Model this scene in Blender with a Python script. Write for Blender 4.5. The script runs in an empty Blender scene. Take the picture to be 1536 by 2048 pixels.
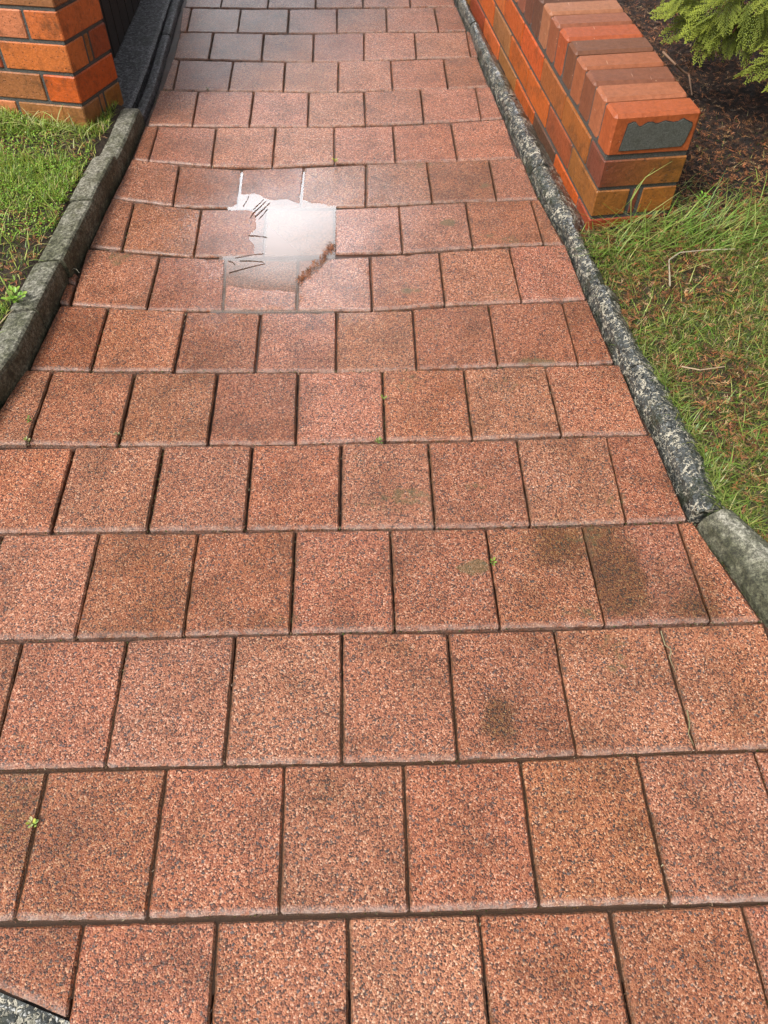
import bpy, math, random
import numpy as np
from mathutils import Vector, Matrix
sc = bpy.context.scene
COL = sc.collection
# ---------------------------------------------------------------- camera
FPX = 1600.0
CR = np.array([[0.9996561662, 0.0199927789, -0.0169657939],
               [-0.0261972885, 0.7891154280, -0.6136860299],
               [0.0011186806, 0.6139194817, 0.7893678600]])
CC = np.array([0.0, 0.0, 1.29025])
cam = bpy.data.cameras.new('camera')
cam.sensor_fit = 'VERTICAL'; cam.sensor_height = 24.0; cam.lens = FPX / 2048 * 24.0
cam.clip_start = 0.02; cam.clip_end = 500
co = bpy.data.objects.new('camera', cam); COL.objects.link(co)
M = Matrix([[*CR[0], 0.0], [*CR[1], 0.0], [*CR[2], CC[2]], [0, 0, 0, 1]])
co.matrix_world = M
sc.camera = co
# ---------------------------------------------------------------- light
SUN_EL, SUN_AZ = math.radians(52), math.radians(236)      # azimuth clockwise from +Y
world = bpy.data.worlds.new('World'); sc.world = world; world.use_nodes = True
wn = world.node_tree.nodes; wl = world.node_tree.links; wn.clear()
wo = wn.new('ShaderNodeOutputWorld'); bg = wn.new('ShaderNodeBackground'); wl.new(bg.outputs[0], wo.inputs[0])
sky = wn.new('ShaderNodeTexSky'); sky.sky_type = 'NISHITA'; sky.sun_disc = False
sky.sun_elevation = SUN_EL; sky.sun_rotation = SUN_AZ; sky.dust_density = 4.0
hs = wn.new('ShaderNodeHueSaturation'); hs.inputs['Saturation'].default_value = 0.16
wl.new(sky.outputs[0], hs.inputs['Color'])
# overcast sky: a bright break in the cloud low over the far end of the path
tc = wn.new('ShaderNodeTexCoord')
def lobe(el, az, width, amp):
    d = (math.cos(math.radians(el)) * math.sin(math.radians(az)), math.cos(math.radians(el)) * math.cos(math.radians(az)), math.sin(math.radians(el)))
    dt = wn.new('ShaderNodeVectorMath'); dt.operation = 'DOT_PRODUCT'; wl.new(tc.outputs['Generated'], dt.inputs[0]); dt.inputs[1].default_value = d
    mr = wn.new('ShaderNodeMapRange'); mr.interpolation_type = 'SMOOTHSTEP'
    mr.inputs[1].default_value = math.cos(math.radians(width)); mr.inputs[2].default_value = math.cos(math.radians(width * 0.25))
    mr.inputs[3].default_value = 0; mr.inputs[4].default_value = amp
    wl.new(dt.outputs['Value'], mr.inputs[0]); return mr.outputs[0]
cn = wn.new('ShaderNodeTexNoise'); cn.inputs['Scale'].default_value = 3.0; cn.inputs['Detail'].default_value = 6
wl.new(tc.outputs['Generated'], cn.inputs['Vector'])
cr = wn.new('ShaderNodeMapRange'); cr.inputs[1].default_value = 0.3; cr.inputs[2].default_value = 0.7; cr.inputs[3].default_value = 0.75; cr.inputs[4].default_value = 1.35
wl.new(cn.outputs[0], cr.inputs[0])
def wmath(op, a, b):
    m = wn.new('ShaderNodeMath'); m.operation = op
    for i, s in enumerate((a, b)):
        if isinstance(s, (int, float)): m.inputs[i].default_value = s
        else: wl.new(s, m.inputs[i])
    return m.outputs[0]
f1 = lobe(28.5, -7.0, 8.5, 46.0); f2 = lobe(20, -9, 17, 1.8); f3 = lobe(75, 180, 50, 0.6)
tot = wmath('ADD', wmath('ADD', f1, f2), wmath('ADD', f3, cr.outputs[0]))
ms = wn.new('ShaderNodeVectorMath'); ms.operation = 'SCALE'
wl.new(hs.outputs[0], ms.inputs[0]); wl.new(tot, ms.inputs['Scale'])
wl.new(ms.outputs[0], bg.inputs['Color']); bg.inputs['Strength'].default_value = 0.085
sun = bpy.data.lights.new('sun', 'SUN'); sun.energy = 2.6; sun.angle = math.radians(18); sun.color = (1.0, 0.95, 0.87)
so = bpy.data.objects.new('sun', sun); COL.objects.link(so)
sd = Vector((math.cos(SUN_EL) * math.sin(SUN_AZ), math.cos(SUN_EL) * math.cos(SUN_AZ), math.sin(SUN_EL)))
so.rotation_euler = (-sd).to_track_quat('-Z', 'Y').to_euler(); so.location = (0, 0, 6)
sc.view_settings.view_transform = 'Standard'; sc.view_settings.look = 'None'; sc.view_settings.gamma = 1
sc.view_settings.exposure = 0.50
# ---------------------------------------------------------------- helpers
rng = np.random.default_rng(7); random.seed(7)
def ray(u, v):
    return CR @ np.array([(u - 768) / FPX, -(v - 1024) / FPX, -1.0])
def G(u, v, z=0.0):
    d = ray(u, v); return CC + (z - CC[2]) / d[2] * d
def sag(x, y):
    return -0.013 * np.exp(-((x + 0.2) / 0.42) ** 2 - ((y - 1.98) / 0.5) ** 2)
def GS(u, v):
    z = 0.0
    for _ in range(4): p = G(u, v, z); z = float(sag(p[0], p[1]))
    p[2] = z; return p
def vnoise(x, y, s=1.0, seed=0):
    x = np.asarray(x, float) * s; y = np.asarray(y, float) * s
    xi = np.floor(x).astype(int); yi = np.floor(y).astype(int); fx = x - xi; fy = y - yi
    def h(a, b):
        n = (a * 374761393 + b * 668265263 + seed * 982451653) & 0x7fffffff
        n = ((n ^ (n >> 13)) * 1274126177) & 0x7fffffff
        return ((n ^ (n >> 16)) & 0xffff) / 65535.0
    fx = fx * fx * (3 - 2 * fx); fy = fy * fy * (3 - 2 * fy)
    return (h(xi, yi) * (1 - fx) + h(xi + 1, yi) * fx) * (1 - fy) + (h(xi, yi + 1) * (1 - fx) + h(xi + 1, yi + 1) * fx) * fy
def fbm(x, y, s=1.0, seed=0):
    return (vnoise(x, y, s, seed) + 0.5 * vnoise(x, y, s * 2.1, seed + 1) + 0.25 * vnoise(x, y, s * 4.3, seed + 2)) / 1.75
def mesh(name, V, F, mat=None, parent=None, cols=None, attr='col', smooth=False):
    me = bpy.data.meshes.new(name)
    V = np.asarray(V, np.float32)
    if isinstance(F, np.ndarray):
        n, k = F.shape
        me.vertices.add(len(V)); me.vertices.foreach_set('co', V.ravel())
        me.loops.add(n * k); me.loops.foreach_set('vertex_index', F.astype(np.int32).ravel())
        me.polygons.add(n); me.polygons.foreach_set('loop_start', np.arange(0, n * k, k, dtype=np.int32))
        me.update(calc_edges=True); me.validate()
    else:
        me.from_pydata([tuple(map(float, v)) for v in V], [], [tuple(map(int, f)) for f in F]); me.update()
    if cols is not None:
        a = me.color_attributes.new(attr, 'FLOAT_COLOR', 'POINT')
        c = np.ones((len(V), 4), np.float32); c[:, :cols.shape[1]] = cols; a.data.foreach_set('color', c.ravel())
    if smooth: me.polygons.foreach_set('use_smooth', [True] * len(me.polygons))
    o = bpy.data.objects.new(name, me); COL.objects.link(o)
    if mat: me.materials.append(mat)
    if parent: o.parent = parent
    return o
def tag(o, label=None, cat=None, group=None, kind=None):
    if label: o['label'] = label
    if cat: o['category'] = cat
    if group: o['group'] = group
    if kind: o['kind'] = kind
    return o
def empty(name, loc, label, cat, group=None):
    o = bpy.data.objects.new(name, None); COL.objects.link(o); o.location = loc; o.empty_display_size = 0.1
    return tag(o, label, cat, group)
class MB:
    def __init__(s): s.V = []; s.F = []; s.C = []; s.n = 0
    def add(s, V, F, c=(1, 1, 1)):
        V = np.asarray(V, float); s.V.append(V); s.F += [tuple(i + s.n for i in f) for f in F]
        c = np.asarray(c, float); s.C.append(np.tile(c, (len(V), 1)) if c.ndim == 1 else c); s.n += len(V)
    def build(s, name, mat, parent=None, off=None, smooth=False):
        V = np.concatenate(s.V)
        if off is not None: V = V - np.asarray(off)
        o = mesh(name, V, s.F, mat, parent, np.concatenate(s.C), smooth=smooth)
        if off is not None and parent is None: o.location = off
        return o
# ---- node helper
class NT:
    def __init__(s, name):
        s.mt = bpy.data.materials.new(name); s.mt.use_nodes = True; s.t = s.mt.node_tree; s.t.nodes.clear()
        s.out = s.n('OutputMaterial'); s.b = s.n('BsdfPrincipled'); s.l(s.b.outputs[0], s.out.inputs[0])
        s.pos = s.n('NewGeometry').outputs['Position']
    def n(s, k): return s.t.nodes.new('ShaderNode' + k)
    def l(s, a, b): s.t.links.new(a, b)
    def put(s, v, i):
        if v is None: return
        if isinstance(v, bpy.types.NodeSocket): s.l(v, i)
        else:
            try: i.default_value = v
            except Exception: i.default_value = (*v, 1.0)
    def noise(s, scale, detail=4, rough=0.55, vec=None, dist=0.0):
        x = s.n('TexNoise'); x.inputs['Scale'].default_value = scale; x.inputs['Detail'].default_value = detail
        x.inputs['Roughness'].default_value = rough; x.inputs['Distortion'].default_value = dist
        s.l(vec or s.pos, x.inputs['Vector']); return x
    def vor(s, scale, vec=None, feature='F1', rand=1.0):
        x = s.n('TexVoronoi'); x.feature = feature; x.inputs['Scale'].default_value = scale; x.inputs['Randomness'].default_value = rand
        s.l(vec or s.pos, x.inputs['Vector']); return x
    def ramp(s, fac, stops, interp='LINEAR'):
        r = s.n('ValToRGB'); r.color_ramp.interpolation = interp
        e = r.color_ramp.elements
        while len(e) < len(stops): e.new(0.5)
        for i, (p, c) in enumerate(stops): e[i].position = p; e[i].color = (*c, 1) if len(c) == 3 else c
        s.l(fac, r.inputs[0]); return r.outputs[0]
    def rng(s, v, a, b, c=0.0, d=1.0, smooth=False):
        r = s.n('MapRange'); s.put(v, r.inputs[0])
        if smooth: r.interpolation_type = 'SMOOTHSTEP'
        for i, x in enumerate((a, b, c, d)): s.put(x, r.inputs[i + 1])
        return r.outputs[0]
    def m(s, op, a, b=0.0, c=None):
        x = s.n('Math'); x.operation = op; s.put(a, x.inputs[0]); s.put(b, x.inputs[1])
        if c is not None: s.put(c, x.inputs[2])
        return x.outputs[0]
    def mix(s, f, a, b, mode='MIX'):
        x = s.n('Mix'); x.data_type = 'RGBA'; x.blend_type = mode; s.put(f, x.inputs[0]); s.put(a, x.inputs[6]); s.put(b, x.inputs[7]); return x.outputs[2]
    def vadd(s, a, b):
        x = s.n('VectorMath'); x.operation = 'ADD'; s.put(a, x.inputs[0]); s.put(b, x.inputs[1]); return x.outputs[0]
    def vscale(s, a, f):
        x = s.n('VectorMath'); x.operation = 'SCALE'; s.put(a, x.inputs[0]); s.put(f, x.inputs['Scale']); return x.outputs[0]
    def warp(s, scale, amt, vec=None):
        n = s.noise(scale, 2, vec=vec)
        c = s.n('VectorMath'); c.operation = 'SUBTRACT'; s.l(n.outputs['Color'], c.inputs[0]); c.inputs[1].default_value = (0.5, 0.5, 0.5)
        return s.vadd(vec or s.pos, s.vscale(c.outputs[0], amt))
    def attr(s, name):
        x = s.n('Attribute'); x.attribute_name = name; return x
    def bump(s, h, dist, strength=1.0, prev=None):
        x = s.n('Bump'); x.inputs['Distance'].default_value = dist; x.inputs['Strength'].default_value = strength
        s.put(h, x.inputs['Height'])
        if prev is not None: s.l(prev, x.inputs['Normal'])
        return x.outputs[0]
    def set(s, **k):
        names = dict(color='Base Color', rough='Roughness', spec='Specular IOR Level', normal='Normal', coat='Coat Weight', coatr='Coat Roughness', trans='Transmission Weight', ior='IOR', sub='Subsurface Weight', alpha='Alpha', coatn='Coat Normal')
        for a, v in k.items(): s.put(v, s.b.inputs[names[a]])
        return s.mt
# ---------------------------------------------------------------- materials
def mat_paver():
    t = NT('wet_speckled_paver')
    oi = t.n('ObjectInfo'); rnd = oi.outputs['Random']
    w = t.warp(900, 0.0012)
    v1 = t.vor(400, w); sp = t.n('SeparateColor'); t.l(v1.outputs['Color'], sp.inputs[0])
    base = t.ramp(sp.outputs[0], [(0, (.028, .015, .012)), (.17, (.11, .036, .019)), (.32, (.30, .088, .040)), (.62, (.44, .148, .070)), (.87, (.55, .225, .115)), (1, (.76, .46, .32))])
    fine = t.noise(900, 3, .7)
    base = t.mix(t.rng(fine.outputs[0], .35, .65, 0, .35), base, (.16, .055, .032, 1))
    # dark stones
    w2 = t.warp(260, 0.007)
    v2 = t.vor(132, w2); sp2 = t.n('SeparateColor'); t.l(v2.outputs['Color'], sp2.inputs[0])
    dens = t.noise(7, 3)
    lim = t.m('ADD', t.rng(dens.outputs[0], .35, .65, .10, .46), t.m('MULTIPLY', rnd, .26))
    on = t.m('LESS_THAN', sp2.outputs[1], lim)
    ds = t.m('MULTIPLY', on, t.rng(v2.outputs['Distance'], .20, .38, 1, 0, True))
    dcol = t.mix(sp2.outputs[0], (.035, .033, .036, 1), (.13, .10, .10, 1))
    base = t.mix(t.m('MULTIPLY', ds, .92), base, dcol)
    # broad wear and grime
    g1 = t.noise(9, 5, .6); g2 = t.noise(2.3, 3)
    base = t.mix(t.rng(g1.outputs[0], .46, .68, 0, .7), base, t.mix(1, base, (.52, .50, .42, 1), 'MULTIPLY'))
    g4 = t.noise(4.2, 6, .68, dist=.6); base = t.mix(t.rng(g4.outputs[0], .5, .64, 0, .6), base, t.mix(1, base, (.72, .60, .40, 1), 'MULTIPLY'))
    base = t.mix(t.rng(g2.outputs[0], .4, .7, 0, .5), base, t.mix(1, base, (1.06, .90, .66, 1), 'MULTIPLY'))
    hsv = t.n('HueSaturation'); t.l(base, hsv.inputs['Color'])
    t.put(t.rng(rnd, 0, 1, .86, 1.06), hsv.inputs['Value']); t.put(t.rng(rnd, 0, 1, 1.03, .95), hsv.inputs['Saturation'])
    t.put(t.rng(t.m('FRACT', t.m('MULTIPLY', rnd, 7.3)), 0, 1, .498, .503), hsv.inputs['Hue'])
    base = t.mix(1, hsv.outputs[0], oi.outputs['Color'], 'MULTIPLY')
    # painted: stains R dark damp, G moss, B edge dirt; A pale sheen of the wet near edge
    a = t.attr('stain'); s3 = t.n('SeparateColor'); t.l(a.outputs['Color'], s3.inputs[0])
    gn = t.noise(260, 4, .7)
    gm = t.noise(60, 4, .65)
    dk = t.rng(t.m('ADD', s3.outputs[0], t.rng(gn.outputs[0], .3, .7, -.22, .22)), .12, .85, 0, 1, True)
    base = t.mix(dk, base, t.mix(1, base, (.46, .44, .24, 1), 'MULTIPLY'))
    gr = t.rng(t.m('ADD', s3.outputs[1], t.rng(gm.outputs[0], .3, .7, -.35, .35)), .35, .75, 0, 1, True)
    base = t.mix(t.m('MULTIPLY', gr, .62), base, (.10, .085, .028, 1))
    ed = t.rng(t.m('ADD', s3.outputs[2], t.rng(gm.outputs[0], .3, .7, -.4, .3)), .4, 1.0, 0, 1, True)
    base = t.mix(t.m('MULTIPLY', ed, .6), base, (.085, .045, .022, 1))
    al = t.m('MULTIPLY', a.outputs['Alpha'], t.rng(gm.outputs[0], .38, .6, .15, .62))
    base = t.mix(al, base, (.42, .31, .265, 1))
    # film of water
    wet = t.noise(5, 3)
    rough = t.m('ADD', t.rng(wet.outputs[0], .35, .65, .48, .34), t.m('MULTIPLY', sp.outputs[1], .10))
    h = t.m('ADD', t.m('MULTIPLY', v1.outputs['Distance'], -1.0), t.m('MULTIPLY', sp.outputs[2], .5))
    vd = t.n('VectorMath'); vd.operation = 'DISTANCE'; t.l(t.pos, vd.inputs[0]); vd.inputs[1].default_value = (-.24, 1.98, -.01)
    film = t.rng(t.m('ADD', vd.outputs['Value'], t.rng(wet.outputs[0], .3, .7, -.12, .12)), .18, .50, 1, 0, True)
    nrm = t.bump(h, .0015, .9)
    nrm2 = t.bump(t.m('MULTIPLY', v1.outputs['Distance'], -1.0), .0006, .6)
    sx = t.n('SeparateXYZ'); t.l(t.pos, sx.inputs[0]); dry = t.rng(sx.outputs[2], -.0126, -.0112, 0, 1)     # under water nothing but the water's own surface shines
    near = t.m('LESS_THAN', vd.outputs['Value'], .5); dry = t.m('MAXIMUM', dry, t.m('SUBTRACT', 1.0, near))
    return t.set(color=base, rough=rough, spec=t.m('MULTIPLY', dry, .5), normal=nrm, coat=t.m('MULTIPLY', dry, t.rng(film, 0, 1, .28, .85)), coatr=t.rng(film, 0, 1, .24, .16), coatn=nrm2)
def mat_brick():
    t = NT('glazed_face_brick')
    a = t.attr('col').outputs['Color']
    n1 = t.noise(85, 5, .65); n2 = t.noise(420, 3); n3 = t.noise(9, 3)
    c = t.mix(t.rng(n1.outputs[0], .40, .64, 0, .6), a, t.mix(1, a, (.55, .53, .48, 1), 'MULTIPLY'))
    c = t.mix(t.rng(n3.outputs[0], .4, .65, 0, .4), c, t.mix(1, a, (1.25, 1.15, 1.0, 1), 'MULTIPLY'))
    v = t.vor(170, t.warp(150, .008)); sp = t.n('SeparateColor'); t.l(v.outputs['Color'], sp.inputs[0])
    pit = t.m('MULTIPLY', t.m('LESS_THAN', sp.outputs[0], .16), t.rng(v.outputs['Distance'], .18, .36, 1, 0))
    c = t.mix(t.m('MULTIPLY', pit, .75), c, (.05, .025, .012, 1))
    # soil splash and grime at random
    g = t.noise(14, 6, .7)
    c = t.mix(t.rng(g.outputs[0], .52, .72, 0, .75), c, (.05, .028, .012, 1))
    c = t.mix(t.rng(n2.outputs[0], .3, .7, 0, .25), c, t.mix(1, c, (.6, .55, .5, 1), 'MULTIPLY'))
    h = t.m('SUBTRACT', t.m('MULTIPLY', n2.outputs[0], .6), t.m('MULTIPLY', pit, 1.0))
    h = t.m('ADD', h, t.m('MULTIPLY', n1.outputs[0], 1.5))
    return t.set(color=c, rough=t.rng(n1.outputs[0], .3, .7, .30, .5), spec=.45, normal=t.bump(h, .0025, .7), coat=.08, coatr=.3)
def mat_coping():
    t = NT('coping_brick')
    a = t.attr('col').outputs['Color']
    n1 = t.noise(75, 5, .65); n2 = t.noise(500, 3)
    c = t.mix(t.rng(n1.outputs[0], .40, .64, 0, .6), a, t.mix(1, a, (.58, .52, .45, 1), 'MULTIPLY'))
    c = t.mix(t.rng(n2.outputs[0], .3, .7, 0, .5), c, t.mix(1, c, (.65, .55, .5, 1), 'MULTIPLY'))
    # short pale scratches running along the wall
    mp = t.n('Mapping'); t.l(t.pos, mp.inputs[0]); mp.inputs['Rotation'].default_value = (0, 0, math.radians(-28)); mp.inputs['Scale'].default_value = (1, .10, 1)
    v = t.vor(95, mp.outputs[0]); sp = t.n('SeparateColor'); t.l(v.outputs['Color'], sp.inputs[0])
    s = t.m('MULTIPLY', t.m('LESS_THAN', sp.outputs[0], .2), t.rng(v.outputs['Distance'], .06, .14, 1, 0))
    c = t.mix(t.m('MULTIPLY', s, .55), c, (.75, .52, .38, 1))
    v3 = t.vor(260); sp3 = t.n('SeparateColor'); t.l(v3.outputs['Color'], sp3.inputs[0])
    pit = t.m('MULTIPLY', t.m('LESS_THAN', sp3.outputs[0], .10), t.rng(v3.outputs['Distance'], .16, .3, 1, 0))
    c = t.mix(t.m('MULTIPLY', pit, .6), c, (.08, .03, .02, 1))
    h = t.m('ADD', t.m('MULTIPLY', n2.outputs[0], .7), t.m('MULTIPLY', n1.outputs[0], 1.2))
    return t.set(color=c, rough=.5, spec=.5, normal=t.bump(h, .002, .8), coat=.12, coatr=.3)
def mat_mortar(name='mortar', c1=(.035, .034, .031), c2=(.11, .108, .10)):
    t = NT(name); n = t.noise(260, 4, .7); n2 = t.noise(30, 4)
    c = t.mix(1, t.mix(t.rng(n.outputs[0], .36, .64), (*c1, 1), (*c2, 1)), t.attr('col').outputs['Color'], 'MULTIPLY')
    c = t.mix(t.rng(n2.outputs[0], .45, .7, 0, .5), c, (.05, .05, .035, 1))
    v = t.vor(420); c = t.mix(t.rng(v.outputs['Distance'], .1, .25, .35, 0), c, (.3, .29, .27, 1))
    return t.set(color=c, rough=.75, normal=t.bump(n.outputs[0], .0025, .8))
def mat_kerb():
    t = NT('weathered_kerb_concrete'); n = t.noise(120, 6, .9); n2 = t.noise(28, 6, .68); n3 = t.noise(7, 4)
    c = t.ramp(n.outputs[0], [(.38, (.03, .03, .022)), (.46, (.12, .116, .088)), (.53, (.26, .25, .20)), (.62, (.52, .50, .42))])
    c = t.mix(t.rng(n2.outputs[0], .46, .66, 0, .85), c, t.mix(1, c, (.30, .32, .18, 1), 'MULTIPLY'))
    c = t.mix(t.rng(n3.outputs[0], .45, .62, 0, .75), c, t.mix(1, c, (.42, .45, .30, 1), 'MULTIPLY'))
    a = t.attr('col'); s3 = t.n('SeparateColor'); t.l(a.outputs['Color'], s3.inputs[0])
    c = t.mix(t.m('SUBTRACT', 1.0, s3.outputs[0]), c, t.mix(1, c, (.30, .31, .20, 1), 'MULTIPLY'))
    h = t.m('ADD', n.outputs[0], t.m('MULTIPLY', n2.outputs[0], 2.0))
    return t.set(color=c, rough=.62, spec=.5, normal=t.bump(h, .004, .7), coat=.1, coatr=.3)
def mat_aggregate(name='exposed_aggregate', scale=115):
    t = NT(name); w = t.warp(scale * .8, 1.7 / scale); v = t.vor(scale, w); ve = t.vor(scale, w, 'DISTANCE_TO_EDGE')
    sp = t.n('SeparateColor'); t.l(v.outputs['Color'], sp.inputs[0])
    peb = t.mix(sp.outputs[0], (.020, .023, .022, 1), (.075, .08, .075, 1))
    n = t.noise(600, 3, .7); n3 = t.noise(11, 5, .62)
    mat = t.ramp(n.outputs[0], [(.3, (.15, .138, .105)), (.6, (.52, .48, .38))])
    gap = t.m('ADD', t.rng(n3.outputs[0], .36, .62, .11, .01), t.m('MULTIPLY', sp.outputs[1], .06))
    wn_ = t.noise(scale * .55, 3, .7); e = t.m('MAXIMUM', t.rng(ve.outputs['Distance'], gap, t.m('ADD', gap, .05), 0, 1, True), t.rng(wn_.outputs[0], .47, .53, 0, 1, True))
    c = t.mix(e, mat, peb)
    mo = t.noise(17, 5, .65)
    c = t.mix(t.rng(mo.outputs[0], .50, .62, 0, .9), c, (.026, .032, .018, 1))
    h = t.m('ADD', t.m('MULTIPLY', e, 1.0), t.m('MULTIPLY', t.rng(v.outputs['Distance'], 0, .7, .8, 0), 1.0))
    return t.set(color=c, rough=t.rng(e, 0, 1, .6, .3), spec=.5, normal=t.bump(h, .003, .9), coat=.2, coatr=.2)
def mat_asphalt():
    t = NT('dark_wet_concrete'); n = t.noise(110, 5, .9); n2 = t.noise(20, 5)
    c = t.ramp(n.outputs[0], [(.40, (.007, .007, .008)), (.50, (.04, .041, .045)), (.58, (.26, .26, .28))])
    c = t.mix(t.rng(n2.outputs[0], .5, .7, 0, .6), c, (.02, .024, .012, 1))
    return t.set(color=c, rough=.45, spec=.5, normal=t.bump(n.outputs[0], .004, .8), coat=.15, coatr=.2)
def mat_soil(name, c1, c2, c3):
    t = NT(name); n = t.noise(120, 6, .75); n2 = t.noise(14, 5)
    c = t.ramp(n.outputs[0], [(.3, c1), (.5, c2), (.72, c3)])
    c = t.mix(t.rng(n2.outputs[0], .4, .65, 0, .6), c, t.mix(1, c, (.45, .42, .38, 1), 'MULTIPLY'))
    return t.set(color=c, rough=.8, normal=t.bump(n.outputs[0], .008, .9))
def mat_bed():
    t = NT('joint_grit'); n = t.noise(500, 4, .7); n2 = t.noise(20, 4)
    c = t.ramp(n.outputs[0], [(.3, (.015, .007, .004)), (.5, (.06, .022, .010)), (.75, (.17, .06, .03))])
    c = t.mix(t.rng(n2.outputs[0], .45, .65, 0, .7), c, (.018, .013, .008, 1))
    return t.set(color=c, rough=.5, normal=t.bump(n.outputs[0], .002, .8), coat=.2, coatr=.2)
def mat_leafy(name, rough=.45, sub=.0, coat=.0, jit=.25, trans=.0):
    t = NT(name); a = t.attr('col').outputs['Color']; n = t.noise(90, 3)
    c = t.mix(t.rng(n.outputs[0], .35, .65, 0, jit), a, t.mix(1, a, (.5, .5, .4, 1), 'MULTIPLY'))
    m = t.set(color=c, rough=rough, spec=.4, coat=coat, coatr=.2)
    if trans:
        tr = t.n('BsdfTranslucent'); t.l(c, tr.inputs[0]); mx = t.n('MixShader'); mx.inputs[0].default_value = trans
        t.l(t.b.outputs[0], mx.inputs[1]); t.l(tr.outputs[0], mx.inputs[2]); t.l(mx.outputs[0], t.out.inputs[0])
    return m
def mat_water(name, murk, mcol, bumpd=.0):
    t = NT(name); t.t.nodes.remove(t.b)
    fr = t.n('Fresnel'); fr.inputs[0].default_value = 1.33
    gl = t.n('BsdfGlossy'); gl.inputs['Roughness'].default_value = .015
    n = t.noise(6, 2); nr = t.bump(n.outputs[0], .004, .12); t.l(nr, gl.inputs['Normal']); t.l(nr, fr.inputs['Normal'])
    tp = t.n('BsdfTransparent'); tp.inputs[0].default_value = (.93, .92, .90, 1)
    df = t.n('BsdfDiffuse'); df.inputs[0].default_value = (*mcol, 1)
    m1 = t.n('MixShader'); dep = t.attr('depth'); t.l(t.m('MULTIPLY', t.rng(dep.outputs['Fac'], 0, 1, .42, 1.0), murk), m1.inputs[0]); t.l(tp.outputs[0], m1.inputs[1]); t.l(df.outputs[0], m1.inputs[2])
    m2 = t.n('MixShader'); t.l(fr.outputs[0], m2.inputs[0]); t.l(m1.outputs[0], m2.inputs[1]); t.l(gl.outputs[0], m2.inputs[2])
    t.l(m2.outputs[0], t.out.inputs[0]); return t.mt
def mat_boards():
    t = NT('black_stained_timber'); mp = t.n('Mapping'); t.l(t.pos, mp.inputs[0]); mp.inputs['Scale'].default_value = (1, 1, .06)
    n = t.noise(120, 4, .6, mp.outputs[0])
    c = t.ramp(n.outputs[0], [(.3, (.004, .004, .004)), (.7, (.018, .017, .015))])
    return t.set(color=c, rough=.6, normal=t.bump(n.outputs[0], .002, .5))
PAVER = mat_paver(); BRICK = mat_brick(); COPE = mat_coping(); MORTAR = mat_mortar(); PATCH = mat_mortar('cement_patch', (.055, .058, .05), (.12, .125, .11))
KERB = mat_kerb(); AGG = mat_aggregate(); AGG2 = mat_aggregate('pebble_footpath', 85); DARKC = mat_asphalt(); BED = mat_bed()
SOIL = mat_soil('lawn_earth', (.012, .008, .005), (.04, .026, .015), (.10, .065, .04))
LITSOIL = mat_soil('leaf_mould', (.004, .0025, .002), (.016, .009, .006), (.06, .03, .018))
def mat_mossy_soil():
    t = NT('mossy_leaf_mould'); n = t.noise(120, 6, .75); n2 = t.noise(10, 5)
    dark = t.ramp(n.outputs[0], [(.3, (.004, .0025, .002)), (.5, (.016, .009, .006)), (.72, (.06, .03, .018))])  # wet leaf mould, with the cypress's shade darkened into its colour
    moss = t.ramp(n.outputs[0], [(.3, (.016, .014, .007)), (.5, (.055, .048, .020)), (.72, (.14, .11, .045))])
    sx = t.n('SeparateXYZ'); t.l(t.pos, sx.inputs[0])
    f = t.rng(t.m('ADD', sx.outputs[1], t.rng(n2.outputs[0], .3, .7, -.2, .2)), 1.75, 2.1, .8, 0, True)
    return t.set(color=t.mix(f, dark, moss), rough=.8, normal=t.bump(n.outputs[0], .008, .9))
MOSSOIL = mat_mossy_soil()
GRASS = mat_leafy('grass_blades', .4, trans=.25); LITTER = mat_leafy('dry_foliage', .6); CYP = mat_leafy('cypress_scale_leaf', .4, coat=.15, trans=.2)
BARK = mat_leafy('bark', .8); WEED = mat_leafy('weed_leaf', .35, trans=.2)
WATER = mat_water('clear_puddle_water', .48, (.42, .35, .315)); MUDW = mat_water('muddy_joint_water', .32, (.10, .055, .032)); BOARD = mat_boards()
# ---------------------------------------------------------------- ground sheets
def sheet(name, poly, z, mat, kind='structure', nz=None):
    V = [(x, y, z if nz is None else nz(x, y)) for x, y in poly]
    o = mesh(name, V, [tuple(range(len(V)))], mat); return tag(o, kind=kind)
sheet('ground', [(-60, -60), (60, -60), (60, 60), (-60, 60)], -0.06, SOIL)
sheet('path_bed', [(-.95, .05), (1.3, .05), (.85, .95), (.62, 1.6), (.35, 4.4), (-.80, 4.4), (-.86, 1.3)], -0.016, BED)
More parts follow.
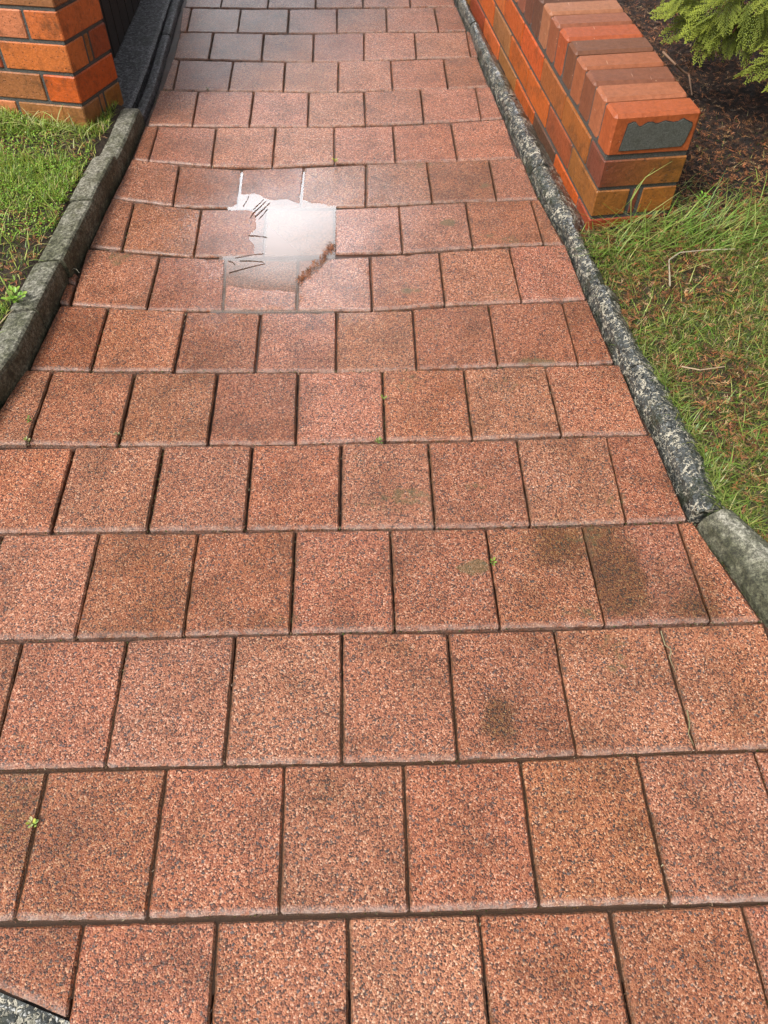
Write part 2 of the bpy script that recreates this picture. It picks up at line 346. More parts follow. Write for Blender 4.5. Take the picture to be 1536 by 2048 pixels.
# ---------------------------------------------------------------- pavers
PW, PD = 0.193, 0.2363
ROWS = {
1:[(166,1848,135,2040),(435,1842,421,2048),(697,1834,699,2048),(959,1829,979,2045),(1220,1820,1263,2045),(1484,1810,1536,2000)],
2:[(95,1542,28,1840),(334,1536,292,1838),(570,1530,559,1828),(808,1528,820,1825),(1041,1520,1080,1815),(1274,1509,1343,1808),(1508,1502,1608,1800)],
3:[(45,1283,-20,1538),(255,1278,210,1534),(472,1270,449,1530),(685,1266,685,1525),(896,1264,917,1520),(1108,1259,1155,1511),(1320,1252,1393,1501)],
4:[(199,1065,150,1275),(397,1065,367,1270),(591,1061,581,1265),(781,1059,790,1261),(972,1057,1002,1255),(1165,1051,1212,1250),(1356,1045,1424,1244),('R',1385,1040,1530,1240)],
5:[(148,894,102,1062),(327,891,295,1060),(505,890,490,1058),(684,886,681,1056),(857,884,871,1055),(1034,878,1062,1050),(1214,872,1254,1045),('R',1307,870,1380,1040)],
6:[('L',48,738,-48,887),(105,742,55,887),(270,746,236,890),(436,745,416,887),(597,744,593,887),(765,740,770,880),(928,738,946,878),(1090,732,1124,870),('R',1242,728,1300,867)],
7:[('L',117,610,55,738),(217,615,181,740),(372,622,347,740),(522,625,510,740),(674,623,673,740),(825,619,834,737),(977,608,997,731),(1125,604,1158,728),('R',1177,598,1231,724)],
8:[('L',172,497,140,608),(320,512,293,617),(452,518,446,619),(597,520,594,620),(740,513,744,620),(878,504,890,609),(1019,495,1044,603),('R',1133,488,1176,597)],
9:[('L',222,395,175,493),(268,403,244,498),(403,419,388,512),(533,418,527,513),(669,419,669,508),(798,412,805,504),(931,404,946,494),(1062,400,1088,488),('R',1079,397,1131,487)],
10:[('L',262,317,222,395),(358,330,345,410),(484,338,475,415),(608,335,601,414),(733,328,732,412),(853,323,865,404),(978,319,994,400),('R',1045,315,1079,397)],
11:[('L',288,252,263,317),(317,253,297,321),(433,255,423,330),(552,255,545,333),(668,254,669,325),(785,252,791,324),(902,245,915,320),('R',1010,238,1037,315)],
12:[('L',318,180,293,249),(397,183,385,250),(508,183,499,252),(618,185,616,253),(728,184,731,249),(841,178,848,245),(951,176,963,238),('R',982,173,1008,235)],
13:[('L',345,117,322,177),(359,120,346,179),(467,123,457,181),(571,125,567,182),(677,123,676,183),(781,121,785,179),(887,117,896,177),('R',955,113,980,172)],
14:[('L',358,65,345,116),(427,66,417,118),(528,68,523,121),(628,68,626,123),(728,66,728,121),(829,65,833,116),(933,63,942,113),('R',940,60,958,112)],
15:[('L',363,15,358,63),(383,17,373,63),(482,19,475,65),(578,19,575,66),(674,18,674,65),(772,16,774,63),(868,15,877,62),('R',915,13,935,60)],
16:[('L',-1,0,367,14),(-1,0,441,15),(-1,0,535,16),(-1,0,631,16),(-1,0,726,14),(-1,0,821,13),('R',-1,0,912,12)],
}
def kerbL_x(y): return float(np.interp(y, [.1, 1.0, 1.326, 1.454, 1.694, 1.949, 2.195, 2.416, 2.873, 3.584, 4.4], [-1.05, -.872, -.837, -.806, -.786, -.764, -.744, -.723, -.703, -.716, -.72]))
# stains: px, py, half sizes in metres along x and y, strength, channel (0 dark damp, 1 moss)
STAINS = [(1002,1440,.031,.036,1.0,0),(950,1135,.035,.020,.9,1),(1205,1100,.075,.11,.85,0),(1250,1180,.08,.06,.55,0),(1090,1090,.10,.06,.45,0),(1180,1070,.06,.05,.5,1),
 (380,1655,.05,.045,.42,0),(945,972,.05,.012,.55,1),(820,985,.05,.02,.6,1),(897,443,.022,.018,1.1,1),(822,578,.035,.014,.75,1),(968,370,.030,.014,.75,1),
 (1020,480,.04,.02,.6,1),(975,470,.03,.015,.6,1),(1070,722,.05,.012,.9,1),(1230,1310,.03,.05,.5,1),(800,1300,.04,.02,.5,0),(40,1640,.11,.14,.55,0),(1120,1090,.05,.08,.42,0),
 (30,1580,.09,.08,.35,1),(95,1450,.05,.06,.2,1),(640,1140,.09,.08,.3,1),(720,930,.06,.05,.3,1),(1130,1550,.06,.07,.24,0),(1120,1640,.05,.06,.2,0),(900,1650,.07,.12,.25,0),
 (640,1580,.04,.05,.3,0),(1220,1000,.05,.02,.5,1),(1350,960,.04,.08,.5,0),(820,760,.05,.04,.45,1),(1000,770,.06,.03,.4,1),(860,650,.05,.04,.4,1),
 (1130,500,.03,.03,.4,1),(240,515,.035,.035,.6,1),(360,450,.03,.03,.3,1),(420,300,.05,.05,.4,0),(800,290,.05,.04,.35,0),(940,290,.04,.03,.35,1),(730,285,.05,.04,.35,0),
 (970,440,.08,.04,.35,0),(1380,1230,.05,.03,.45,0),(380,95,.03,.03,.3,0),(700,640,.06,.05,.35,0),(560,650,.08,.04,.35,0),(1150,560,.04,.05,.45,1),(1400,1180,.05,.08,.5,0),
 (850,330,.04,.02,.5,1),(1000,590,.06,.03,.4,1),(430,1200,.05,.05,.3,1),(780,1010,.09,.02,.4,1),(1180,1225,.08,.015,.5,1),(560,1240,.05,.015,.4,1)]
SW = [(G(a, b)[:2], c, d, e, k) for a, b, c, d, e, k in STAINS]
# wetting of the pavers round the puddle: corner heights above the water, mm (far left, far right, near left, near right)
ZW = -0.0112
REL = {(10,1):(5,1.6,4.0,.5),(10,2):(3.2,4.2,-2.0,-.35),(10,3):(3.2,4.0,-.8,.9),
 (9,1):(5,2.6,4.5,1.2),(9,2):(3.0,-.4,2.6,-.6),(9,3):(-2.6,-1.8,-3.2,-2.4),(9,4):(.9,4.0,.7,4.0),
 (8,1):(4.5,.5,4.5,.6),(8,2):(-1.8,-3.0,1.5,1.3),(8,3):(-1.6,1.8,2.0,4.0),
 (7,2):(2.8,1.8,4,3),(7,3):(1.8,1.6,3,3),(7,4):(1.6,4,3,5)}
ORD = {1:'second', 2:'third', 3:'fourth', 4:'fifth', 5:'sixth', 6:'seventh', 7:'eighth', 8:'ninth'}
ROWN = {1:'cut-off row at the very bottom',2:'second row from the bottom',3:'third row from the bottom',4:'fourth row from the bottom',5:'fifth row from the bottom',6:'second row below the puddle',
 7:'row touching the near tip of the puddle',8:'row under the puddle\'s near edge',9:'row across the puddle\'s middle',10:'row at the puddle\'s far edge',11:'first dry row beyond the puddle',12:'second row beyond the puddle',
 13:'third row beyond the puddle',14:'third row from the top',15:'second row from the top',16:'cut-off row at the very top',17:'unseen row above the photo'}
ROWN[6] = 'second row below the puddle'
EXTRA = {(3,'x1002'):'with round dark stain'}
def inside(q):   # share of the paver in the frame, roughly
    n = 0
    for a in np.linspace(.08, .92, 5):
        for b in np.linspace(.08, .92, 5):
            p = (q[0] * (1 - a) + q[1] * a) * (1 - b) + (q[3] * (1 - a) + q[2] * a) * b
            d = (p - CC) @ CR; u = 768 + FPX * d[0] / -d[2]; v = 1024 - FPX * d[1] / -d[2]
            n += 0 <= u < 1536 and 0 <= v < 2048
    return n
DEPTHQ = []
def make_paver(r, k, q, gl=.0022, gr=.0022, gt=.0014, gb=.0014):
    """q = far left, far right, near right, near left corners in the world, joint centre lines"""
    q = [np.array(p, float) for p in q]
    cx = (q[0] + q[1] + q[2] + q[3]) / 4
    w = np.linalg.norm(q[1] - q[0] + q[2] - q[3]) / 2; d = np.linalg.norm(q[3] - q[0] + q[2] - q[1]) / 2
    def bil(a, b, Q): return (Q[0] * (1 - a) + Q[1] * a) * (1 - b) + (Q[3] * (1 - a) + Q[2] * a) * b
    al, ar, bt, bb = gl / w, 1 - gr / w, gt / d, 1 - gb / d
    if w < .035: al, ar = min(al, .12), max(ar, .88)
    Q = [bil(al, bt, q), bil(ar, bt, q), bil(ar, bb, q), bil(al, bb, q)]
    ch = .0034
    nx = max(3, int(w / .0085)); ny = max(4, int(d / .0085))
    a0 = min(ch / w, .2); b0 = ch / d
    A = np.concatenate([[0], np.linspace(a0, 1 - a0, nx), [1]]); B = np.concatenate([[0], np.linspace(b0, 1 - b0, ny), [1]])
    AA, BB = np.meshgrid(A, B)
    if (r, k) in REL:
        zc = [ZW + m / 1000 for m in REL[(r, k)]]; zc = [zc[0], zc[1], zc[3], zc[2]]
        DEPTHQ.append((Q, zc))
    else:
        rr = np.random.default_rng(r * 100 + k); zc = [p[2] + rr.normal(0, .0007) for p in q]
        if r in (1,2): zc = [z + 0 for z in zc]
    P = sum(wt[..., None] * Qi for wt, Qi in zip(((1-AA)*(1-BB), AA*(1-BB), AA*BB, (1-AA)*BB), Q))
    P[..., 2] = (1-AA)*(1-BB)*zc[0] + AA*(1-BB)*zc[1] + AA*BB*zc[2] + (1-AA)*BB*zc[3]
    sd = r * 37 + k * 11
    n1 = vnoise(P[..., 0], P[..., 1], 70, sd) - .5; n2 = vnoise(P[..., 0], P[..., 1], 70, sd + 5) - .5
    edge = (AA == 0) | (AA == 1) | (BB == 0) | (BB == 1)
    near = np.minimum(np.minimum(AA, 1 - AA) * w, np.minimum(BB, 1 - BB) * d)
    amt = np.where(near < .006, .0018, 0.0)
    P[..., 0] += n1 * amt; P[..., 1] += n2 * amt
    P[..., 2] += (vnoise(P[..., 0], P[..., 1], 22, 3) - .5) * .0007
    ir, ic = AA.shape
    P[0, :, 2] -= .0042; P[-1, :, 2] -= .0042; P[1:-1, 0, 2] -= .0042; P[1:-1, -1, 2] -= .0042
    cr_ = np.random.default_rng(sd)
    for _ in range(3):      # small chips along the arrises
        i, j = (cr_.integers(0, ir), cr_.choice([0, ic - 1])) if cr_.random() < .5 else (cr_.choice([0, ir - 1]), cr_.integers(0, ic))
        rad = cr_.uniform(.005, .011); dd = ((P[..., 0] - P[i, j, 0]) ** 2 + (P[..., 1] - P[i, j, 1]) ** 2) / rad ** 2
        P[..., 2] -= cr_.uniform(.0008, .0026) * np.exp(-dd)
    for (i, j, si, sj) in ((0, 0, 1, 1), (0, -1, 1, -1), (-1, 0, -1, 1), (-1, -1, -1, -1)):   # worn corners
        cvec = cx - P[i, j]; cvec[2] = 0; P[i, j] += cvec / (np.linalg.norm(cvec) + 1e-6) * .0025
    # attributes
    S = np.zeros((ir, ic, 3))
    for (c, sx, sy, st, chn) in SW:
        if chn == 0 and st > .5 and (abs(c[0] - cx[0]) > w / 2 + .004 or abs(c[1] - cx[1]) > d / 2 + .004): continue
        wx = (fbm(P[..., 0], P[..., 1], 30, 61) - .5) * sx * .8; wy = (fbm(P[..., 0], P[..., 1], 30, 67) - .5) * sy * .8
        dd = ((P[..., 0] - c[0] + wx) / sx) ** 2 + ((P[..., 1] - c[1] + wy) / sy) ** 2
        S[..., chn] += st * np.exp(-dd ** 1.6 * .7)
    S[..., 2] = (np.exp(-near / .0026) * .9 + np.exp(-near / .02) * .55 * (fbm(P[..., 0], P[..., 1], 9, 4) > .5)) * np.where((1 - BB) * d < .006, .3, 1)
    lip_sheen = np.zeros(AA.shape); lip_sheen[-1, :] = 1; lip_sheen[-2, :] = .75; lip_sheen = lip_sheen * (1.5 if r == 2 else 1); S = np.concatenate([S, lip_sheen[..., None]], -1)  # near edge painted pale, as the sky's sheen in the water film
    V = P.reshape(-1, 3); F = []
    for i in range(ir - 1):
        for j in range(ic - 1):
            a = i * ic + j; F.append((a, a + ic, a + ic + 1, a + 1))
    ring = [i * ic for i in range(ir)] + [(ir - 1) * ic + j for j in range(1, ic)] + [i * ic + ic - 1 for i in range(ir - 2, -1, -1)] + [j for j in range(ic - 2, 0, -1)]
    lo = V[ring].copy(); lo[:, 2] = cx[2] - .045
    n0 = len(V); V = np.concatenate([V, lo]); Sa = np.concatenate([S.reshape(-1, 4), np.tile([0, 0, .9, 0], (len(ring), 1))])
    for i in range(len(ring)):
        j = (i + 1) % len(ring); F.append((ring[i], n0 + i, n0 + j, ring[j]))
    F.append(tuple(n0 + i for i in range(len(ring) - 1, -1, -1)))
    o = mesh('paver', V - cx, F, PAVER, None, Sa, attr='stain', smooth=False)  # alpha of 'stain' is the painted near-edge sheen
    o.location = cx
    return o, w
def world_sep(r):
    out = []
    for s in ROWS[r]:
        t = 'J'
        if isinstance(s[0], str): t = s[0]; s = s[1:]
        if r == 16:
            pb = GS(s[2], s[3]); pt = pb + np.array([.002 * (pb[0]), PD, 0])
        else:
            pt = GS(s[0], s[1]); pb = GS(s[2], s[3])
            if r == 1: dv = pb - pt; pb = pt + dv / np.linalg.norm(dv) * PD
        out.append([t, pt, pb])
    return out
allrows = {r: world_sep(r) for r in ROWS}
for r, S in allrows.items():      # carry rows out past the frame
    if S[0][0] != 'L':
        stepv = (S[-2][1] - S[0][1]) if S[-1][0] == 'R' else (S[-1][1] - S[0][1]); stepv = stepv / np.linalg.norm(stepv) * PW
        while True:
            t, a, b = S[0]; na, nb = a - stepv, b - stepv
            if na[0] < kerbL_x(na[1]) + .02: break
            S.insert(0, ['J', na, nb])
        t, a, b = S[0]
        def onk(p):
            x = kerbL_x(p[1]); s_ = (p[0] - x) / stepv[0]; return p - stepv * s_
        if r >= 3: S.insert(0, ['L', onk(a), onk(b)])
    if S[-1][0] != 'R':
        stepv = S[-1][1] - S[-2][1]; stepv = stepv / np.linalg.norm(stepv) * PW
        for _ in range({1: 3, 2: 2, 3: 1}.get(r, 1)): S.append(['J', S[-1][1] + stepv, S[-1][2] + stepv])
top = allrows[15]; off = allrows[16][3][2] - top[3][2]
allrows[17] = [[t, a + 2 * (allrows[16][0][1] - allrows[16][0][2]) , b + 2 * (allrows[16][0][1] - allrows[16][0][2])] for t, a, b in allrows[15]]
NPAV = 0
SPECIAL = {}
def paver_label(r, idx, n, w, vis, wpx):
    base = 'speckled red paver'
    if w < .06: base = 'narrow strip of red paver'
    elif w < .15: base = 'part-width red paver'
    if idx == 0: pos = 'leftmost'
    elif idx == n - 1: pos = 'rightmost'
    else: pos = ORD[idx] + ' from left'
    return f'{base}, {pos} in the {ROWN[r]}'
for r, S in sorted(allrows.items()):
    quads = []
    for k in range(len(S) - 1):
        a, b = S[k], S[k + 1]; quads.append([a[1], b[1], b[2], a[2]])
    base_k = sum(1 for k in range(len(S) - 1) if False)
    vis = [inside(q) for q in quads]
    order = [k for k, v in enumerate(vis) if v > 0]
    # index used by REL: 0 = the paver left of the first measured joint
    lead = 0 if S[0][0] == 'L' else next(i for i, s in enumerate(S) if np.allclose(s[1], GS(ROWS[r][0][0], ROWS[r][0][1]), atol=1e-3)) if r < 16 else 0
    for k, q in enumerate(quads):
        kk = k - (0 if S[0][0] == 'L' and ROWS.get(r, [('L',)])[0][0] == 'L' else lead)
        gl = gr = .0014; gt = gb = .0009
        rr = random.Random(r * 31 + k); gl += rr.uniform(-.0006, .0008); gr += rr.uniform(-.0006, .0008)
        if r in (5, 6, 7) and q[0][0] < -.25: gl += .0012; gr += .0012
        if r == 2: gb = .0012 if -.4 < q[0][0] < .25 else .0002
        if r == 1: gt = .0004
        if S[k][0] == 'L': gl = .004
        if S[k + 1][0] == 'R': gr = .004
        if r == 1 and vis[k] and k == order[0]:
            q = [q[0], q[1], G(134, 2038), G(-140, 1920)]
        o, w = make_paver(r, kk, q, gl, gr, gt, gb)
        if r == 17: lab = paver_label(r, k, len(quads), w, 0, 0)
        elif vis[k] == 0: lab = {1: 'first', 2: 'second', 3: 'third', 4: 'fourth'}.get(max(min(order) - k, k - max(order)), 'farther') + ' unseen paver past the ' + ('left' if k < min(order) else 'right') + ' photo edge, in the ' + ROWN[r]
        else: lab = paver_label(r, order.index(k), len(order), w, vis[k], 0)
        tag(o, lab, 'paver', 'red pavers laid in running bond along the path')
        # colour wander between casts
        tint = [1, 1, 1]
        cpx = (q[0] + q[2]) / 2
        if r == 5 and k == (order[0] if order else 0): tint = [1.15, 1.12, 1.1]
        v = rr.uniform(.86, 1.08); o.color = (tint[0] * v, tint[1] * v * rr.uniform(.98, 1.03), tint[2] * v * rr.uniform(.97, 1.04), 1)
        if r >= 10 and rr.random() < .3: o.color = (o.color[0] * .93, o.color[1] * .93, o.color[2] * .90, 1)
        NPAV += 1
# two slivers packed between the kerb and row 8
for (pts, lab) in (([(141,541),(156,548),(150,566),(133,562)], 'upper of two tiny brick slivers wedged by the left kerb'),
                   ([(133,565),(149,569),(137,607),(117,604)], 'lower of two tiny brick slivers wedged by the left kerb')):
    q = [G(a, b, .002) for a, b in pts]
    o, w = make_paver(30, len(lab), q, .001, .001, .001, .001); o.name = 'brick_sliver'; o.color = (.8, .75, .7, 1)
    tag(o, lab, 'brick sliver', 'brick slivers wedged by the left kerb')
# ---------------------------------------------------------------- water
c = G(590, 470, ZW); n = 24
WX, WY = 64, 140
xs = np.linspace(-.40, -.082, WX); ys = np.linspace(1.655, 2.345, WY)
def depth_at(x, y):
    for Q, z in DEPTHQ:
        # inverse bilinear by a few Newton steps
        a = b = .5
        for _ in range(5):
            p = (1-a)*(1-b)*Q[0] + a*(1-b)*Q[1] + a*b*Q[2] + (1-a)*b*Q[3]
            da = (1-b)*(Q[1]-Q[0]) + b*(Q[2]-Q[3]); db = (1-a)*(Q[3]-Q[0]) + a*(Q[2]-Q[1]); det = da[0]*db[1] - da[1]*db[0]; ex, ey = x - p[0], y - p[1]
            a += (ex*db[1] - ey*db[0]) / det; b += (da[0]*ey - da[1]*ex) / det
        if -.0 <= a <= 1 and 0 <= b <= 1: return ZW - ((1-a)*(1-b)*z[0] + a*(1-b)*z[1] + a*b*z[2] + (1-a)*b*z[3])
    return .0014
V = [(x, y, ZW) for y in ys for x in xs]; F = [(i * WX + j, i * WX + j + 1, (i + 1) * WX + j + 1, (i + 1) * WX + j) for i in range(WY - 1) for j in range(WX - 1)]
dp = np.array([[min(1, max(0, depth_at(x, y)) / .0028) ** .8] * 3 for y in ys for x in xs])
tag(mesh('puddle_water', V, F, WATER, None, dp, attr='depth'), kind='structure')
V = [(-.62, .16, -.0046), (.62, .16, -.0046), (.62, .66, -.0046), (-.62, .60, -.0046)]
tag(mesh('joint_water', V, [(0, 1, 2, 3)], MUDW, None, np.ones((4, 3)), attr='depth'), kind='structure')
# ---------------------------------------------------------------- sweeps for kerbs
def resample(pts, step):
    pts = np.asarray(pts, float); d = np.r_[0, np.cumsum(np.linalg.norm(np.diff(pts, axis=0), axis=1))]
    n = max(2, int(d[-1] / step) + 1); t = np.linspace(0, d[-1], n)
    return np.stack([np.interp(t, d, pts[:, i]) for i in range(pts.shape[1])], 1)
def sweep(name, inner, outer, prof, mat, label, cat, group, step=.012, noise=.002, seed=0, bumpy=30):
    """inner/outer: matching world polylines; prof: list of (t across 0..1, z)"""
    m = len(inner); n = max(8, int(np.linalg.norm(np.asarray(inner[0]) - np.asarray(inner[-1])) / step))
    di = np.asarray(inner, float)[:, :2]; do = np.asarray(outer, float)[:, :2]
    ti = np.linspace(0, 1, m); tt = np.linspace(0, 1, n)
    I = np.stack([np.interp(tt, ti, di[:, i]) for i in range(2)], 1); O = np.stack([np.interp(tt, ti, do[:, i]) for i in range(2)], 1)
    k = len(prof); V = np.zeros((n, k, 3)); Cc = np.zeros((n, k, 3))
    for j, (t, z) in enumerate(prof):
        V[:, j, :2] = I * (1 - t) + O * t
        zz = z * np.ones(n)
        if z > -.01:
            zz = zz + (fbm(V[:, j, 0], V[:, j, 1], bumpy, seed) - .5) * noise * 2
            V[:, j, 0] += (fbm(V[:, j, 1], V[:, j, 0] + z * 5, bumpy, seed + 9) - .5) * noise * 2
            e = np.minimum(np.arange(n), np.arange(n)[::-1]); zz = zz - np.where(e == 0, .002, 0)
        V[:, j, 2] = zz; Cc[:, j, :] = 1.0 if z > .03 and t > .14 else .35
    F = []
    for i in range(n - 1):
        for j in range(k - 1):
            a = i * k + j; F.append((a, a + 1, a + k + 1, a + k))
    F.append(tuple(range(k - 1, -1, -1))); F.append(tuple((n - 1) * k + j for j in range(k)))
    off = V.reshape(-1, 3).mean(0); off[2] = 0
    o = mesh(name, V.reshape(-1, 3) - off, F, mat, None, Cc.reshape(-1, 3)); o.location = off
    return tag(o, label, cat, group)
def kb(y, dx=0): return (kerbL_x(y) + dx, y)
LPROF = [(0, -.05), (0, .0), (.02, .03), (.05, .048), (.10, .057), (.18, .0605), (.38, .060), (.6, .058), (.85, .056), (.97, .052), (1, .03), (1, -.05)]
def lkerb(y0, y1, label, sh=0.0, w=.105, prof=LPROF, mat=None):
    ys = np.linspace(y0 + .0025, y1 - .0025, 8)
    return sweep('kerb_block', [(kerbL_x(y) + sh - .003, y) for y in ys], [(kerbL_x(y) + sh - w * .74, y) for y in ys], prof, mat or KERB, label, 'kerb', 'kerb blocks along the left edge of the path', seed=int(y0 * 10), noise=.0011, bumpy=26)
lkerb(.55, 1.33, 'grey concrete kerb block entering at the left edge of the photo', .0)
lkerb(1.335, 1.60, 'short grey concrete kerb block beside a low leafy weed', .003)
lkerb(1.605, 1.80, 'short grey kerb block beside the wedged brick slivers', -.001)
lkerb(1.805, 2.085, 'grey concrete kerb block with pale worn top, left of the puddle', .004)
lkerb(2.09, 2.33, 'mossy kerb block, just beyond the pale worn one', -.001)
LOWP = [(0, -.05), (0, .0), (.03, .022), (.10, .036), (.2, .041), (.4, .042), (.8, .042), (.95, .038), (1, 0), (1, -.05)]
lkerb(2.335, 2.66, 'greenish low kerb block beside the foot of the brick pillar', -.004, .095, LOWP)
lkerb(2.665, 3.30, 'black wet kerb strip beside the dark fence', -.006, .05, [(0, -.05), (0, .0), (.1, .010), (.3, .014), (.7, .013), (.95, .010), (1, 0), (1, -.05)], DARKC)
lkerb(3.305, 4.3, 'black wet kerb strip at the top of the photo', -.006, .05, [(0, -.05), (0, .0), (.1, .010), (.3, .014), (.7, .013), (.95, .010), (1, 0), (1, -.05)], DARKC)
ys = np.linspace(2.60, 4.3, 10)
o = sweep('concrete_plinth', [(np.interp(y, [2.6, 2.70, 2.93, 3.33, 4.3], [-.770, -.765, -.758, -.760, -.764]), y) for y in ys], [(-.92, y) for y in ys],
      [(0, -.05), (0, .016), (.06, .022), (.5, .024), (1, .026), (1, -.05)], DARKC, 'dark wet concrete strip along the foot of the black fence', 'plinth', None, noise=.002)
# right edging
RI = [(910,0),(955,112),(1010,238),(1045,315),(1079,397),(1133,488),(1176,597),(1231,724),(1307,870),(1380,1040)]
RI = np.array([G(a, b, 0)[:2] for a, b in RI])
RO = np.array([G(a, b, .022)[:2] for a, b in [(925,0),(962,75),(1024,190),(1065,260),(1107,344),(1165,470),(1195,524),(1231,598),(1264,681),(1314,747),(1398,900),(1440,994)]])
def rin(y): return float(np.interp(y, RI[::-1, 1], RI[::-1, 0])) if y < 3.6 else float(RI[0, 0] - (y - 3.634) * .08)
def rout(y): return float(np.interp(y, RO[::-1, 1], RO[::-1, 0])) if y < 3.5 else .403 - (y - 3.52) * .1
RPROF = [(0, -.05), (0, .0), (.03, .012), (.12, .024), (.28, .034), (.48, .038), (.68, .034), (.86, .026), (1, .018), (1.12, .010), (1.2, -.05)]
def rw(y): return (.630 - .1240 * (y - 1.992) - .001) if y > 1.98 else rout(y) + .006
def rkerb(y0, y1, label, prof=RPROF, mat=None, ex=0.0):
    if y0 > 1.9 or y1 > 2.2: prof = [(0, -.05), (0, .0), (.03, .012), (.12, .022), (.28, .030), (.45, .032), (.62, .026), (.78, .016), (.9, .008), (1, .002), (1, -.05)]
    ys = np.linspace(y1 - .002, y0 + .002, 12)
    return sweep('edging_stone', [(rin(y) + .004, y) for y in ys][::-1], [(rw(y), y) for y in ys][::-1], prof, mat or AGG, label, 'edging', 'pebbled edging along the right side of the path', seed=int(y0 * 10) + 50, noise=.005, bumpy=22)
rkerb(3.34, 4.3, 'pebbled black and cream edging at the top of the photo')
rkerb(2.745, 3.335, 'pebbled edging along the far part of the low brick wall')
rkerb(2.30, 2.74, 'pebbled edging with a mossy patch beside the low brick wall')
rkerb(1.70, 2.295, 'pebbled edging at the near end of the low brick wall')
rkerb(1.40, 1.695, 'pebbled edging between the path and grass right of the puddle')
rkerb(.965, 1.395, 'nearest pebbled edging, ending at a grey concrete block')
ys = np.linspace(.955, .50, 10)
inn = [(np.interp(y, [.50, .60, .732, .826, .939], [.86, .80, .728, .705, .662]), y) for y in ys]
ou = [(np.interp(y, [.50, .60, .732, .875, .961], [.96, .90, .84, .775, .72]), y) for y in ys]
sweep('kerb_block', inn[::-1], ou[::-1], [(0, -.05), (0, .0), (.10, .022), (.32, .042), (.48, .050), (.62, .052), (.8, .046), (.95, .036), (1, .02), (1, -.05)], KERB,
      'mossy grey concrete kerb block at the right edge of the photo', 'kerb', None, seed=91, noise=.004)
# pebbled footpath that clips the bottom left corner
a, b = G(-200, 1905), G(0, 1985); cpt = G(135, 2042); d2 = G(300, 2110)
V = [(*a[:2], -.002), (*b[:2], -.002), (*cpt[:2], -.002), (*d2[:2], -.002), (.2, .0, -.002), (1.6, -.2, -.002), (1.6, -1.5, -.002), (-2.5, -1.5, -.002), (-2.5, .9, -.002)]
tag(mesh('footpath', V, [tuple(range(len(V)))[::-1]], AGG2), kind='structure')
# ---------------------------------------------------------------- brick masonry
def brick(mb, Fr, x0, x1, y0, y1, z0, z1, c, bev=.003, jit=.0008):
    """bevelled brick in the local frame Fr = (origin, A, B, U)"""
    O, Av, Bv, Uv = Fr
    X = [(x0, x0 + bev), (x1, x1 - bev)]; Y = [(y0, y0 + bev), (y1, y1 - bev)]; Z = [(z0, z0 + bev), (z1, z1 - bev)]
    V = []; idx = {}
    for i in (0, 1):
        for j in (0, 1):
            for k in (0, 1):
                for ax in range(3):
                    p = [X[i][1], Y[j][1], Z[k][1]]; p[ax] = (X[i][0], Y[j][0], Z[k][0])[ax]
                    idx[(i, j, k, ax)] = len(V)
                    p = [q + random.uniform(-jit, jit) for q in p]
                    V.append(O + p[0] * Av + p[1] * Bv + p[2] * Uv)
    F = []
    for ax in range(3):
        o1, o2 = [a for a in range(3) if a != ax]
        for s in (0, 1):
            f = []
            for u, v in ((0, 0), (1, 0), (1, 1), (0, 1)):
                t = [0, 0, 0]; t[ax] = s; t[o1] = u; t[o2] = v; f.append(idx[(*t, ax)])
            F.append(f)
        for u in (0, 1):
            for v in (0, 1):      # edge bevels along axis ax
                t0 = [0, 0, 0]; t0[o1] = u; t0[o2] = v; t1 = list(t0); t1[ax] = 1
                F.append([idx[(*t0, o1)], idx[(*t1, o1)], idx[(*t1, o2)], idx[(*t0, o2)]])
    for i in (0, 1):
        for j in (0, 1):
            for k in (0, 1): F.append([idx[(i, j, k, 0)], idx[(i, j, k, 1)], idx[(i, j, k, 2)]])
    ctr = O + (x0 + x1) / 2 * Av + (y0 + y1) / 2 * Bv + (z0 + z1) / 2 * Uv
    G_ = []
    for f in F:
        p = [V[q] for q in f]; nrm = np.cross(p[1] - p[0], p[2] - p[0])
        if np.dot(nrm, sum(p) / len(p) - ctr) < 0: f = f[::-1]
        G_.append(f)
    mb.add(V, G_, c)
def solid(mb, Fr, x0, x1, y0, y1, z0, z1, c=(1, 1, 1)):
    brick(mb, Fr, x0, x1, y0, y1, z0, z1, c, bev=.001, jit=0)
ORA = (.52, .110, .018); ORB = (.56, .15, .035); OCH = (.34, .120, .026); BRN = (.19, .058, .030); DBR = (.10, .040, .032); SAL = (.54, .19, .09); RED = (.30, .065, .022); TAN = (.36, .145, .05)
def jc(c, s=.10): return np.array(c) * np.array([1 + random.uniform(-s, s), 1 + random.uniform(-s, s), 1 + random.uniform(-s, s)])
# ---- low wall on the right (frame fitted to the photo: A away, B right, U up)
WO = np.array([.630, 1.992, .212]); WA = np.array([-.1230, .9922, .023]); WA /= np.linalg.norm(WA)
WB = np.array([.9922, .1232, -.011]); WB -= WB.dot(WA) * WA; WB /= np.linalg.norm(WB); WU = np.cross(WB, WA); WU = WU if WU[2] > 0 else -WU
FR = (WO, WA, WB, WU)
root = empty('brick_wall', WO * np.array([1, 1, 0]), 'low orange and brown brick wall with bricks on edge along its top', 'brick wall')
def child(mb, name, mat): 
    o = mb.build(name, mat, None); o.parent = root; o.matrix_parent_inverse = Matrix.Identity(4); o.location = -Vector(root.location); return o
L = 2.9
body = MB(); pal = [ORA, OCH, BRN, ORB, ORA, TAN, RED]
c1 = [BRN, OCH, OCH, ORA, ORA, ORB, ORA, TAN, ORA, TAN, RED, OCH, ORA, BRN]
c2 = [OCH, (.36, .085, .026), ORA, ORA, TAN, ORA, ORB, RED, ORA, OCH, BRN, ORA, ORB]
